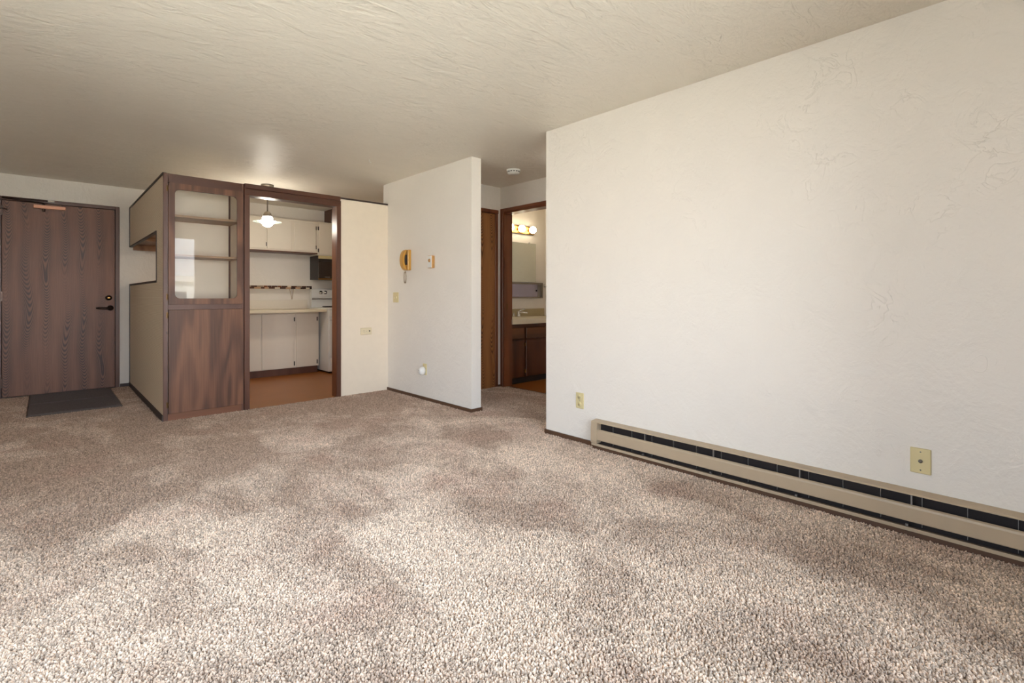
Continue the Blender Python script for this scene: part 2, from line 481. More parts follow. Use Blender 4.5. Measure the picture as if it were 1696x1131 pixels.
def carpet_mat(name, tuft):
    m, nt, b = new_mat(name)
    n = nt.nodes
    l = nt.links
    geo = n.new('ShaderNodeNewGeometry')
    # broad patches left by the vacuum cleaner and by feet
    mp = n.new('ShaderNodeMapping'); mp.inputs['Scale'].default_value = (1.5, 1.05, 0.0); mp.inputs['Rotation'].default_value = (0, 0, 0.35)
    l.new(geo.outputs['Position'], mp.inputs['Vector'])
    n1 = n.new('ShaderNodeTexNoise'); n1.inputs['Scale'].default_value = 1.3; n1.inputs['Detail'].default_value = 5; n1.inputs['Roughness'].default_value = 0.65; n1.inputs['Distortion'].default_value = 0.4
    l.new(mp.outputs[0], n1.inputs['Vector'])
    r1 = n.new('ShaderNodeMapRange'); r1.inputs['From Min'].default_value = 0.36; r1.inputs['From Max'].default_value = 0.6
    # darker with depth: falloff of light painted in, plus traffic soil near the entry
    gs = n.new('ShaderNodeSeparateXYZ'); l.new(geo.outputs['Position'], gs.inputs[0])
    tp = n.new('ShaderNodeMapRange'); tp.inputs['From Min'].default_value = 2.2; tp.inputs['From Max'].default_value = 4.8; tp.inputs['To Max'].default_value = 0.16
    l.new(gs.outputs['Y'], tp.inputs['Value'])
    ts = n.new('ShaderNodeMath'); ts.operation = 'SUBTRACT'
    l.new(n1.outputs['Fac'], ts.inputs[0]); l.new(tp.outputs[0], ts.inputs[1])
    # square-edged strokes of the vacuum cleaner
    mv = n.new('ShaderNodeMapping'); mv.inputs['Scale'].default_value = (2.4, 1.5, 1.0); mv.inputs['Rotation'].default_value = (0, 0, 0.12)
    l.new(geo.outputs['Position'], mv.inputs['Vector'])
    vr = n.new('ShaderNodeTexVoronoi'); vr.voronoi_dimensions = '2D'; vr.distance = 'CHEBYCHEV'; vr.inputs['Scale'].default_value = 1.0; vr.inputs['Randomness'].default_value = 0.75
    l.new(mv.outputs[0], vr.inputs['Vector'])
    vs_ = n.new('ShaderNodeSeparateColor'); l.new(vr.outputs['Color'], vs_.inputs[0])
    va = n.new('ShaderNodeMath'); va.operation = 'MULTIPLY_ADD'; va.inputs[1].default_value = 0.13
    l.new(vs_.outputs[0], va.inputs[0]); l.new(ts.outputs[0], va.inputs[2])
    vb = n.new('ShaderNodeMath'); vb.operation = 'SUBTRACT'; vb.inputs[1].default_value = 0.055
    l.new(va.outputs[0], vb.inputs[0])
    l.new(vb.outputs[0], r1.inputs['Value'])
    cr = n.new('ShaderNodeMix'); cr.data_type = 'RGBA'
    cr.inputs['A'].default_value = CARPET_DARK
    cr.inputs['B'].default_value = CARPET_LIGHT
    l.new(r1.outputs[0], cr.inputs['Factor'])
    # pinkish worn marks
    n2 = n.new('ShaderNodeTexNoise'); n2.inputs['Scale'].default_value = 1.9; n2.inputs['Detail'].default_value = 3
    l.new(geo.outputs['Position'], n2.inputs['Vector'])
    r2 = n.new('ShaderNodeMapRange'); r2.inputs['From Min'].default_value = 0.54; r2.inputs['From Max'].default_value = 0.72; r2.inputs['To Max'].default_value = 0.4
    l.new(n2.outputs['Fac'], r2.inputs['Value'])
    c2 = n.new('ShaderNodeMix'); c2.data_type = 'RGBA'
    c2.inputs['B'].default_value = CARPET_PINK
    l.new(cr.outputs['Result'], c2.inputs['A']); l.new(r2.outputs[0], c2.inputs['Factor'])
    last = c2.outputs['Result']
    # yarn to yarn variation
    n3 = n.new('ShaderNodeTexNoise'); n3.inputs['Scale'].default_value = 140; n3.inputs['Detail'].default_value = 1
    l.new(geo.outputs['Position'], n3.inputs['Vector'])
    r3 = n.new('ShaderNodeMapRange'); r3.inputs['From Min'].default_value = 0.3; r3.inputs['From Max'].default_value = 0.7
    r3.inputs['To Min'].default_value = 0.8; r3.inputs['To Max'].default_value = 1.15
    l.new(n3.outputs['Fac'], r3.inputs['Value'])
    vm = n.new('ShaderNodeVectorMath'); vm.operation = 'SCALE'
    l.new(last, vm.inputs[0]); l.new(r3.outputs[0], vm.inputs['Scale'])
    last = vm.outputs[0]
    if tuft:
        oi = n.new('ShaderNodeObjectInfo')
        r4 = n.new('ShaderNodeMapRange'); r4.inputs['To Min'].default_value = 0.6; r4.inputs['To Max'].default_value = 1.28
        l.new(oi.outputs['Random'], r4.inputs['Value'])
        v2 = n.new('ShaderNodeVectorMath'); v2.operation = 'SCALE'
        l.new(last, v2.inputs[0]); l.new(r4.outputs[0], v2.inputs['Scale'])
        last = v2.outputs[0]
    else:
        v2 = n.new('ShaderNodeVectorMath'); v2.operation = 'SCALE'; v2.inputs['Scale'].default_value = 0.7
        l.new(last, v2.inputs[0])
        last = v2.outputs[0]
    l.new(last, b.inputs['Base Color'])
    b.inputs['Roughness'].default_value = 0.95
    b.inputs['Specular IOR Level'].default_value = 0.1
    return m


CARPET_LIGHT = srgb(228, 205, 184)
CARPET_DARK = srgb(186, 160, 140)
CARPET_PINK = srgb(190, 153, 134)
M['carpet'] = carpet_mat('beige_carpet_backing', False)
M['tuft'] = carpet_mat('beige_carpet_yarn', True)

# ---------------------------------------------------------------- mesh helpers


def box(bm, x0, x1, y0, y1, z0, z1, bev=0.0, seg=1):
    v = [bm.verts.new((x, y, z)) for z in (z0, z1) for y in (y0, y1) for x in (x0, x1)]
    f = [(0, 2, 3, 1), (4, 5, 7, 6), (0, 1, 5, 4), (2, 6, 7, 3), (0, 4, 6, 2), (1, 3, 7, 5)]
    fs = [bm.faces.new([v[i] for i in q]) for q in f]
    if bev:
        es = list({e for q in fs for e in q.edges})
        bmesh.ops.bevel(bm, geom=es, offset=bev, segments=seg, affect='EDGES', profile=0.7)
    return fs


def prism(bm, pts, axis, a, b_, bev=0.0):
    """extrude a closed 2-D outline along an axis; pts in the other two coordinates in xyz order"""
    def mk(p, t):
        q = list(p)
        q.insert('XYZ'.index(axis), t)
        return bm.verts.new(q)
    A = [mk(p, a) for p in pts]
    B = [mk(p, b_) for p in pts]
    n = len(pts)
    fs = [bm.faces.new(A), bm.faces.new(list(reversed(B)))]
    for i in range(n):
        j = (i + 1) % n
        fs.append(bm.faces.new([A[i], B[i], B[j], A[j]]))
    bmesh.ops.recalc_face_normals(bm, faces=fs)
    return fs


def lathe(bm, prof, c, n=24, axis='Z'):
    """prof: list of (r, h); closed where r == 0"""
    rings = []
    for r, h in prof:
        ring = []
        if r < 1e-6:
            p = {'Z': (0, 0, h), 'Y': (0, h, 0), 'X': (h, 0, 0)}[axis]
            ring = [bm.verts.new(Vector(c) + Vector(p))]
        else:
            for i in range(n):
                t = 2 * math.pi * i / n
                p = {'Z': (r * math.cos(t), r * math.sin(t), h), 'Y': (r * math.cos(t), h, r * math.sin(t)),
                     'X': (h, r * math.cos(t), r * math.sin(t))}[axis]
                ring.append(bm.verts.new(Vector(c) + Vector(p)))
        rings.append(ring)
    fs = []
    for a, b_ in zip(rings, rings[1:]):
        for i in range(n):
            j = (i + 1) % n
            q = [a[i % len(a)], a[j % len(a)], b_[j % len(b_)], b_[i % len(b_)]]
            u = []
            for x in q:
                if x not in u:
                    u.append(x)
            if len(u) > 2:
                fs.append(bm.faces.new(u))
    for ring in (rings[0], rings[-1]):
        if len(ring) > 2:
            fs.append(bm.faces.new(ring))
    bmesh.ops.recalc_face_normals(bm, faces=fs)
    for f in fs:
        f.smooth = True
    return fs


def tube(bm, pts, r, n=8):
    pts = [Vector(p) for p in pts]
    rings = []
    up = Vector((0, 0, 1))
    for i, p in enumerate(pts):
        d = (pts[min(i + 1, len(pts) - 1)] - pts[max(i - 1, 0)]).normalized()
        s = d.cross(up)
        if s.length < 1e-3:
            s = d.cross(Vector((0, 1, 0)))
        s.normalize()
        t = s.cross(d)
        rr = r[i] if isinstance(r, (list, tuple)) else r
        rings.append([bm.verts.new(p + (s * math.cos(a) + t * math.sin(a)) * rr) for a in [2 * math.pi * k / n for k in range(n)]])
    fs = []
    for a, b_ in zip(rings, rings[1:]):
        for i in range(n):
            j = (i + 1) % n
            f = bm.faces.new([a[i], a[j], b_[j], b_[i]])
            f.smooth = True
            fs.append(f)
    fs.append(bm.faces.new(rings[0])); fs.append(bm.faces.new(list(reversed(rings[-1]))))
    bmesh.ops.recalc_face_normals(bm, faces=fs)
    return fs


def rrect(x0, x1, z0, z1, r, n=6):
    p = []
    for cx, cz, a0 in ((x1 - r, z1 - r, 0), (x0 + r, z1 - r, 90), (x0 + r, z0 + r, 180), (x1 - r, z0 + r, 270)):
        for i in range(n + 1):
            a = math.radians(a0 + 90 * i / n)
            p.append((cx + r * math.cos(a), cz + r * math.sin(a)))
    return p


def world_of(o):
    v = Vector((0, 0, 0))
    while o is not None:
        v += o.location
        o = o.parent
    return v


def obj(name, bm, mat, parent=None, label=None, cat=None, group=None, kind=None, origin=None, tris=None):
    """link a bmesh given in world coordinates as one mesh object"""
    off = world_of(parent)
    if origin is not None:
        off = Vector(origin)
    me = bpy.data.meshes.new(name)
    bmesh.ops.translate(bm, verts=bm.verts, vec=-off)
    bm.to_mesh(me)
    bm.free()
    me.materials.append(mat)
    o = bpy.data.objects.new(name, me)
    if origin is not None:
        o.location = Vector(origin) - (world_of(parent))
    COL.objects.link(o)
    if parent is not None:
        o.parent = parent
    if label: o['label'] = label
    if cat: o['category'] = cat
    if group: o['group'] = group
    if kind: o['kind'] = kind
    return o


def bx(name, mat, x0, x1, y0, y1, z0, z1, parent=None, bev=0.0, seg=1, **k):
    bm = bmesh.new()
    box(bm, x0, x1, y0, y1, z0, z1, bev, seg)
    return obj(name, bm, mat, parent, **k)


def thing(name, label, cat, loc, group=None, kind=None):
    o = bpy.data.objects.new(name, None)
    o.empty_display_size = 0.1
    o.location = loc
    o['label'] = label
    o['category'] = cat
    if group: o['group'] = group
    if kind: o['kind'] = kind
    COL.objects.link(o)
    return o


def struct(name, mat, dims, label, cat, parent=None, bev=0.0):
    return bx(name, mat, *dims, parent=parent, bev=bev, label=label, cat=cat, kind='structure')


# ================================================================= SETTING
# floors
bm = bmesh.new()
box(bm, XL, XR, YW - 0.14, YP - 0.005, -0.1, 0.0)
box(bm, XL, XP + 0.02, YP - 0.005, YE, -0.1, 0.0)
box(bm, XR, 4.06, YR, YP - 0.005, -0.1, 0.0)
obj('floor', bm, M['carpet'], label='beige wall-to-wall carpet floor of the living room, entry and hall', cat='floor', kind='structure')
struct('floor_kitchen', M['vinyl'], (XP + 0.02, 4.0, YP - 0.005, YE, -0.1, 0.003), 'orange brown vinyl floor seen through the kitchen opening', 'floor')
struct('floor_bathroom', M['vinyl'], (4.06, 5.31, 2.3, 4.95, -0.1, 0.003), 'orange brown vinyl floor beyond the bathroom doorway', 'floor')
struct('ceiling', M['ceiling'], (XL - 0.1, 5.42, YW - 0.14, YE + 0.12, H, H + 0.12), 'cream trowelled plaster ceiling over the whole apartment', 'ceiling')

struct('wall_right', M['wall'], (XR, XR + TW, YW - 0.14, YR, -0.05, H), 'long cream plaster wall on the right above the baseboard heater', 'wall')
struct('wall_hall_near', M['wall'], (XR + TW, XH + TW, YR - TW, YR, -0.05, H), 'hall wall running back from the corner of the long right wall', 'wall')
struct('wall_phone', M['wall'], (XR, XR + TW, YS, YP + 0.1, -0.05, H), 'short cream plaster wall with the telephone and thermostat', 'wall')
struct('wall_entry', M['wall'], (XL - 0.1, 4.0, YE, YE + 0.12, -0.05, H), 'cream wall holding the entry door and backing the kitchen', 'wall')
bm = bmesh.new()
box(bm, XL - 0.1, XL, YW - 0.14, LY0, -0.05, H)
box(bm, XL - 0.1, XL, LY1, YE, -0.05, H)
box(bm, XL - 0.1, XL, LY0, LY1, -0.05, LZ0)
box(bm, XL - 0.1, XL, LY0, LY1, LZ1, H)
obj('wall_left', bm, M['wall'], label='cream wall left of the living room, outside the frame, with an added window', cat='wall', kind='structure')
w2 = thing('added_window', 'added white framed window that fills the room with light, outside the frame', 'window', (XL - 0.05, (LY0 + LY1) / 2, LZ0), kind='structure')  # unseen window, added to light the room more evenly
bm = bmesh.new()
for d in ((LY0, LY1, LZ0, LZ0 + 0.04), (LY0, LY1, LZ1 - 0.04, LZ1), (LY0, LY0 + 0.04, LZ0 + 0.04, LZ1 - 0.04), (LY1 - 0.04, LY1, LZ0 + 0.04, LZ1 - 0.04), (1.2, 1.25, LZ0 + 0.04, LZ1 - 0.04)):
    box(bm, XL - 0.08, XL - 0.03, d[0], d[1], d[2], d[3])
obj('window_frame', bm, M['white_plastic'], w2)
for a, b_ in ((LY0 + 0.04, 1.2), (1.25, LY1 - 0.04)):
    bx('window_pane', M['glass'], XL - 0.058, XL - 0.052, a, b_, LZ0 + 0.04, LZ1 - 0.04, w2)
struct('wall_closet_back', M['wall'], (XR + TW, 4.0, YP, YP + 0.1, -0.05, H), 'kitchen side of the closet wall, behind the phone wall', 'wall')
struct('wall_kitchen_right', M['wall'], (3.9, 4.0, YP + 0.1, YE, -0.05, H), 'right wall of the kitchen behind the stove', 'wall')

# hall end wall with its door opening
bm = bmesh.new()
box(bm, XR + TW, 3.13, YH, YH + TW, -0.05, H)
box(bm, 3.965, XH, YH, YH + TW, -0.05, H)
box(bm, 3.13, 3.965, YH, YH + TW, 2.11, H)
obj('wall_hall_end', bm, M['wall'], label='grey cream wall above the oak door at the end of the hall', cat='wall', kind='structure')
# bathroom wall with its doorway
BD0, BD1, BDZ = 3.50, 4.415, 2.095
bm = bmesh.new()
box(bm, XH, XH + TW, YR - TW, BD0, -0.05, H)
box(bm, XH, XH + TW, BD1, 5.30, -0.05, H)
box(bm, XH, XH + TW, BD0, BD1, BDZ, H)
obj('wall_bathroom', bm, M['wall'], label='cream hall wall around the bathroom doorway', cat='wall', kind='structure')
struct('wall_bathroom_back', M['wall'], (XH + TW, 5.42, 4.95, 5.07, -0.05, H), 'cream bathroom wall behind the globe lights and mirror', 'wall')
struct('wall_bathroom_right', M['wall'], (5.31, 5.42, 2.2, 4.95, -0.05, H), 'bathroom side wall at the right end of the vanity', 'wall')
struct('wall_bathroom_near', M['wall'], (XH + TW, 5.31, 2.2, 2.3, -0.05, H), 'bathroom wall opposite the mirror', 'wall')

# window wall (behind the camera, seen in the cabinet glass)
bm = bmesh.new()
box(bm, XL, WX0, YW - 0.14, YW, -0.05, H)
box(bm, WX1, XR, YW - 0.14, YW, -0.05, H)
box(bm, WX0, WX1, YW - 0.14, YW, WZ1, H)
box(bm, WX0, WX1, YW - 0.14, YW, -0.05, WZ0)
obj('wall_window', bm, M['wall'], label='wall with the wide sliding window, mirrored in the cabinet glass', cat='wall', kind='structure')
win = thing('window_1', 'wide white framed sliding window reflected in the glass cabinet door', 'window', ((WX0 + WX1) / 2, YW - 0.07, WZ0), kind='structure')
bm = bmesh.new()
for d in ((WX0, WX1, WZ0, WZ0 + 0.04), (WX0, WX1, WZ1 - 0.04, WZ1), (WX0, WX0 + 0.04, WZ0 + 0.04, WZ1 - 0.04), (WX1 - 0.04, WX1, WZ0 + 0.04, WZ1 - 0.04), (0.45, 0.51, WZ0 + 0.04, WZ1 - 0.04)):
    box(bm, d[0], d[1], YW - 0.10, YW - 0.04, d[2], d[3])
obj('window_frame', bm, M['white_plastic'], win)
for a, b_ in ((WX0 + 0.04, 0.45), (0.51, WX1 - 0.04)):
    bx('window_pane', M['glass'], a, b_, YW - 0.074, YW - 0.068, WZ0 + 0.04, WZ1 - 0.04, win)
# vertical blind drawn back beside the window
bl = thing('vertical_blind', 'white vertical blind drawn to the side, reflected in the cabinet glass', 'blind', (2.3, YW + 0.06, 2.22))
bx('headrail', M['blind'], WX0, 2.56, YW + 0.035, YW + 0.075, 2.18, 2.22, bl)
for i in range(9):
    bm = bmesh.new()
    box(bm, 2.055 + i * 0.055, 2.058 + i * 0.055, YW + 0.01, YW + 0.095, 0.05, 2.18)
    bmesh.ops.rotate(bm, verts=bm.verts, cent=(2.055 + i * 0.055, YW + 0.055, 0), matrix=Matrix.Rotation(math.radians(-50), 3, 'Z'))
    obj('slat', bm, M['blind'], bl)

# outside
struct('ground', M['grass'], (-110, 90, -110, 60, -3.4, -3.2), 'pale ground far below the window outside', 'ground')
bd = thing('neighbour_building', 'pale flat roofed building mirrored in the cabinet glass', 'building', (8, -38, -3.0))
bx('building_wall', M['bldg'], 2, 9.3, -44, -38, -3.0, 2.3, bd)
bx('flat_roof', M['bldg'], 1.7, 9.6, -44.3, -37.6, 2.3, 2.75, bd)
for i in range(3):
    bx('building_window', M['bldg_dark'], 3 + i * 2.1, 4.3 + i * 2.1, -38.0, -37.95, 0.2, 1.5, bd)
for k, (tx, ty, th, lab) in enumerate(((9.6, -33.0, 3.0, 'lower round crowned tree beside the building in the glass reflection'), (11.4, -35.0, 4.1, 'taller tree at the blind edge in the glass reflection'))):
    tr = thing('garden_tree', lab, 'tree', (tx, ty, -3.0), group='trees outside the window')
    bm = bmesh.new()
    tube(bm, [(tx, ty, -3.0), (tx + 0.1, ty, -1.0), (tx, ty, th - 1.0)], [0.22, 0.16, 0.05])
    obj('trunk', bm, M['bark'], tr)
    bm = bmesh.new()
    for i in range(520):
        a = random.uniform(0, 6.283); h_ = random.random()
        rr = (1.0 - h_ * 0.85) * 1.5 * math.sqrt(random.random())
        p = Vector((tx + rr * math.cos(a), ty + rr * math.sin(a), -1.2 + h_ * (th + 1.2)))
        u = Vector((random.gauss(0, 1), random.gauss(0, 1), random.gauss(0, 1))).normalized() * 0.17
        w = u.cross(Vector((random.gauss(0, 1), random.gauss(0, 1), random.gauss(0, 1)))).normalized() * 0.11
        bm.faces.new([bm.verts.new(p + u), bm.verts.new(p + w), bm.verts.new(p - u), bm.verts.new(p - w)])
    obj('foliage', bm, M['leaf'], tr, kind='stuff')

# ---------------------------------------------------------------- partition with the kitchen opening
OX0, OX1, OZ = 1.426, 2.285, 2.055
PB = YP + 0.10
bm = bmesh.new()
box(bm, OX1 + 0.02, XR, YP, PB, 0.0, ZP - 0.012)
obj('wall_kitchen_partition', bm, M['panel_cream'], label='smooth cream partition panel right of the kitchen opening', cat='wall', kind='structure')
tr1 = thing('trim_1', 'dark brown wooden casing around the kitchen opening', 'door casing', ((OX0 + OX1) / 2, YP, 0), kind='structure')
bx('casing_side', M['casing'], 1.379, OX0, YP - 0.018, PB + 0.01, 0.0, OZ, tr1, bev=0.003)
bx('casing_side', M['casing'], OX1, 2.331, YP - 0.018, YP, 0.0, OZ, tr1, bev=0.003)
bx('jamb', M['hall_casing'], OX1, OX1 + 0.02, YP, PB + 0.01, 0.0, OZ, tr1, label='glossy reddish brown inner jamb')
bx('casing_head', M['casing_x'], 1.379, 2.331, YP - 0.018, PB + 0.01, OZ, 2.118, tr1, bev=0.003)
bx('head_rail', M['casing_x'], 1.379, 2.322, YP - 0.026, PB + 0.014, 2.118, ZP + 0.008, tr1, bev=0.003)
struct('trim_2', M['dark_trim'], (2.322, XR, YP - 0.004, PB, ZP - 0.012, ZP + 0.006), 'thin dark cap strip along the top of the cream partition', 'trim')

# divider panel with the notch (one sheet seen from the entry side)
NY0, NZ0, NZ1 = 5.56, 1.236, 1.686
pts = [(YP + 0.02, 0.0), (YE, 0.0), (YE, NZ0), (NY0, NZ0), (NY0, NZ1), (YE, NZ1), (YE, ZP), (YP + 0.02, ZP)]
bm = bmesh.new()
prism(bm, pts, 'X', XP, XP + 0.02)
dv = obj('wall_divider', bm, M['fabric'], label='ribbed cream divider panel with a square notch beside the entry', cat='wall', kind='structure')
bm = bmesh.new()
t = 0.018
x0, x1 = XP - 0.006, XP + 0.022
box(bm, x0, x1, YP + 0.002, YE, ZP - 0.012, ZP + 0.008)
obj('trim_strip', bm, M['dark_trim'], dv)
for d in ((YE - 0.03, YE - 0.001, NZ1 - 0.004, ZP - 0.012), (NY0, YE - 0.03, NZ1 - 0.008, NZ1 + 0.006), (NY0 - 0.012, NY0, NZ0, NZ1 + 0.006),
          (NY0 - 0.012, YE - 0.001, NZ0 - 0.020, NZ0), (YE - 0.03, YE - 0.001, 0.04, NZ0 - 0.02)):
    bx('trim_strip', M['dark_trim'], x0, x1, d[0], d[1], d[2], d[3], dv)

# baseboards
def baseb(name, mat, dims, label):
    return struct(name, mat, dims, label, 'baseboard')


BH = 0.038
baseb('baseboard_right', M['base'], (XR - 0.010, XR, YW, YR + 0.010, 0, BH), 'low brown baseboard under the heater on the long right wall')
baseb('baseboard_hall_near', M['base'], (XR, XH, YR, YR + 0.010, 0, BH), 'brown baseboard turning the corner of the right wall into the hall')
baseb('baseboard_phone', M['base'], (XR - 0.010, XR, YS - 0.010, YP, 0, BH), 'low brown baseboard along the foot of the telephone wall')
baseb('baseboard_phone_end', M['base'], (XR, XR + TW, YS - 0.010, YS, 0, BH), 'short brown baseboard on the white end of the telephone wall')
baseb('baseboard_phone_back', M['base'], (XR + TW, XR + TW + 0.01, YS - 0.010, YH, 0, BH), 'brown baseboard on the hall side of the telephone wall')
baseb('baseboard_divider', M['dark_trim'], (XP - 0.010, XP, YP + 0.004, YE, 0, 0.055), 'dark baseboard running along the divider panel to the entry')
baseb('baseboard_entry', M['dark_trim'], (0.652, XP - 0.010, YE - 0.010, YE, 0, 0.045), 'tiny dark baseboard between entry door frame and divider')
baseb('baseboard_entry_left', M['dark_trim'], (XL, -0.39, YE - 0.010, YE, 0, 0.045), 'dark baseboard left of the entry door')
baseb('baseboard_hall_end', M['base'], (3.966, XH, YH - 0.010, YH, 0, 0.03), 'tiny baseboard between oak door and bathroom casing')
baseb('baseboard_left', M['dark_trim'], (XL, XL + 0.010, YW, YE - 0.01, 0, 0.045), 'dark baseboard along the left wall, outside the frame')

# ---------------------------------------------------------------- entry door
d1 = thing('door_1', 'wide flush entry door in stained oak veneer with dark grain', 'door', (0.13, YE, 0), kind='structure')
DX0, DX1 = -0.334, 0.602
bx('door_slab', M['door_oak'], DX0, DX1, YE - 0.022, YE - 0.002, 0.018, 2.108, d1, bev=0.002)
bx('door_frame', M['casing'], DX1 + 0.004, 0.645, YE - 0.030, YE - 0.001, 0.0, 2.152, d1, bev=0.003)
bx('door_frame', M['casing'], -0.385, DX0 - 0.004, YE - 0.030, YE - 0.001, 0.0, 2.152, d1, bev=0.003)
bx('door_frame', M['casing_x'], DX0 - 0.004, DX1 + 0.004, YE - 0.030, YE - 0.001, 2.112, 2.152, d1, bev=0.003)
bx('door_gap', M['black'], DX0 - 0.006, DX1 + 0.006, YE - 0.003, YE - 0.0005, 0.0, 2.113, d1, label='dark shadow gap around the slab')
bx('door_sill', M['bronze'], DX0, DX1, YE - 0.04, YE - 0.003, 0.0, 0.012, d1)
# lever and deadbolt
bm = bmesh.new()
lathe(bm, [(0, -0.012), (0.030, -0.012), (0.032, 0), (0.0, 0)], (0.560, YE - 0.022, 0.952), 20, 'Y')
lv = obj('lever_handle', bm, M['bronze'], d1, label='dark bronze lever handle')
bm = bmesh.new()
tube(bm, [(0.560, YE - 0.03, 0.950), (0.560, YE - 0.072, 0.950), (0.540, YE - 0.078, 0.950), (0.45, YE - 0.074, 0.953), (0.432, YE - 0.062, 0.953)], [0.011, 0.011, 0.014, 0.013, 0.010], 10)
obj('lever', bm, M['bronze'], lv)
bm = bmesh.new()
lathe(bm, [(0, -0.018), (0.022, -0.018), (0.030, -0.010), (0.032, 0), (0.0, 0)], (0.545, YE - 0.022, 1.072), 20, 'Y')
db = obj('deadbolt', bm, M['bronze'], d1)
bx('thumb_turn', M['brass'], 0.533, 0.557, YE - 0.058, YE - 0.040, 1.066, 1.078, db, bev=0.002)
bx('strike_plate', M['black'], DX1 - 0.001, DX1 + 0.008, YE - 0.034, YE - 0.0295, 0.92, 1.10, d1)
for z in (0.17, 1.09, 2.0):
    bx('hinge', M['bronze'], DX0 - 0.010, DX0 + 0.006, YE - 0.036, YE - 0.022, z - 0.05, z + 0.05, d1)
bm = bmesh.new()
tube(bm, [(-0.345, YE - 0.03, 2.02), (-0.32, YE - 0.06, 2.018), (-0.292, YE - 0.06, 2.008)], 0.006, 6)
obj('door_stop_pin', bm, M['bronze'], d1)
# closer
cl = bx('door_closer', M['copper'], -0.095, 0.168, YE - 0.075, YE - 0.022, 2.048, 2.086, d1, bev=0.004, label='copper coloured door closer body')
bm = bmesh.new()
lathe(bm, [(0, -0.012), (0.012, -0.012), (0.014, 0.0), (0.014, 0.07), (0.008, 0.078), (0, 0.078)], (-0.012, YE - 0.048, 2.03), 12)
obj('spindle', bm, M['bronze'], cl)
bm = bmesh.new()
tube(bm, [(-0.012, YE - 0.05, 2.112), (-0.33, YE - 0.085, 2.124)], 0.007, 6)
obj('closer_arm', bm, M['bronze'], cl)
bm = bmesh.new()
tube(bm, [(-0.33, YE - 0.085, 2.131), (0.04, YE - 0.045, 2.139)], 0.006, 6)
obj('closer_arm', bm, M['bronze'], cl)
bx('arm_bracket', M['nickel'], 0.02, 0.075, YE - 0.052, YE - 0.030, 2.130, 2.146, cl)

# ---------------------------------------------------------------- hall door and bathroom doorway
d2 = thing('door_2', 'amber oak flush door at the end of the hall', 'door', (3.54, YH, 0), kind='structure')
bx('door_slab', M['hall_oak'], 3.165, 3.920, YH + 0.006, YH + 0.040, 0.004, 2.070, d2)
bx('jamb', M['hall_casing'], 3.920, 3.966, YH - 0.004, YH + TW, 0.0, 2.076, d2, bev=0.003)
bx('jamb', M['hall_casing'], 3.131, 3.165, YH - 0.004, YH + TW, 0.0, 2.076, d2, bev=0.003)
bx('door_head', M['hall_casing_x'], 3.131, 3.966, YH - 0.012, YH + TW, 2.076, 2.120, d2, bev=0.003)
bm = bmesh.new()
lathe(bm, [(0, -0.055), (0.02, -0.055), (0.026, -0.04), (0.012, -0.015), (0.03, -0.006), (0.03, 0), (0, 0)], (3.22, YH + 0.006, 0.97), 16, 'Y')
obj('door_knob', bm, M['brass'], d2)

tr3 = thing('trim_3', 'reddish oak casing around the bathroom doorway', 'door casing', (XH, 3.9, 0), kind='structure')
bx('casing_side', M['hall_casing'], XH - 0.016, XH, BD1 + 0.0, 4.460, 0.0, 2.137, tr3, bev=0.004)
bx('casing_side', M['hall_casing'], XH - 0.016, XH, BD0 - 0.075, BD0, 0.0, 2.137, tr3, bev=0.004)
bx('casing_head', M['hall_casing_x'], XH - 0.016, XH, BD0, BD1, BDZ, 2.137, tr3, bev=0.004)
bx('jamb', M['hall_casing'], XH - 0.006, XH + TW + 0.01, BD1 - 0.018, BD1, 0.0, BDZ, tr3)
bx('jamb', M['hall_casing'], XH - 0.006, XH + TW + 0.01, BD0, BD0 + 0.018, 0.0, BDZ, tr3)
bx('jamb', M['hall_casing_x'], XH - 0.006, XH + TW + 0.01, BD0 + 0.018, BD1 - 0.018, BDZ - 0.018, BDZ, tr3)
bx('strike_plate', M['antique'], XH + 0.03, XH + 0.045, BD1 - 0.020, BD1 - 0.0175, 0.93, 1.00, tr3)
struct('trim_4', M['bronze'], (4.045, 4.075, BD0 + 0.018, BD1 - 0.018, 0.0, 0.008), 'thin metal strip between hall carpet and bathroom vinyl', 'threshold')

# ================================================================= TALL CABINET
CX0, CX1 = XP + 0.0, 1.378
CD = 0.41
tc_ = thing('tall_cabinet', 'tall walnut cabinet with rounded glass upper door at the divider corner', 'cabinet', ((CX0 + CX1) / 2, YP, 0))
FY0, FY1 = YP, YP + 0.02


def strip(x0, x1, z0, z1, m, nm):
    bx(nm, m, x0, x1, FY0, FY1, z0, z1, tc_, bev=0.0015)


strip(CX0, 0.778, 0.0, ZP + 0.004, M['stile'], 'stile')
strip(1.360, CX1, 0.0, ZP + 0.004, M['stile'], 'stile')
strip(0.778, 1.360, 2.078, ZP + 0.004, M['casing_x'], 'top_rail')
strip(0.778, 1.360, 0.972, 1.018, M['stile'], 'middle_rail')
bx('plinth', M['walnut_x'], 0.778, 1.360, FY0, FY1, 0.0, 0.066, tc_)
bx('cabinet_side', M['panel_cream'], 1.360, 1.378, FY1, YP + CD, 0.0, ZP, tc_)
bx('cabinet_side', M['panel_cream'], XP + 0.0201, 0.782, FY1, YP + CD, 0.0, ZP, tc_)
bx('back_panel', M['panel_cream'], 0.782, 1.344, YP + CD - 0.012, YP + CD, 0.0, ZP, tc_, label='cream back panel')
bx('corner_post', M['stile'], 1.344, 1.360, YP + CD - 0.014, YP + CD, 0.9, 2.10, tc_)
bx('cabinet_floor', M['shelf_wood'], 0.782, 1.360, FY1, YP + CD - 0.014, 0.99, 1.010, tc_)
bx('cabinet_top', M['panel_cream'], 0.782, 1.360, FY1, YP + CD - 0.014, 2.10, 2.12, tc_)
bx('shelf', M['shelf_wood'], 0.784, 1.358, FY1 + 0.03, YP + CD - 0.016, 1.795, 1.815, tc_)
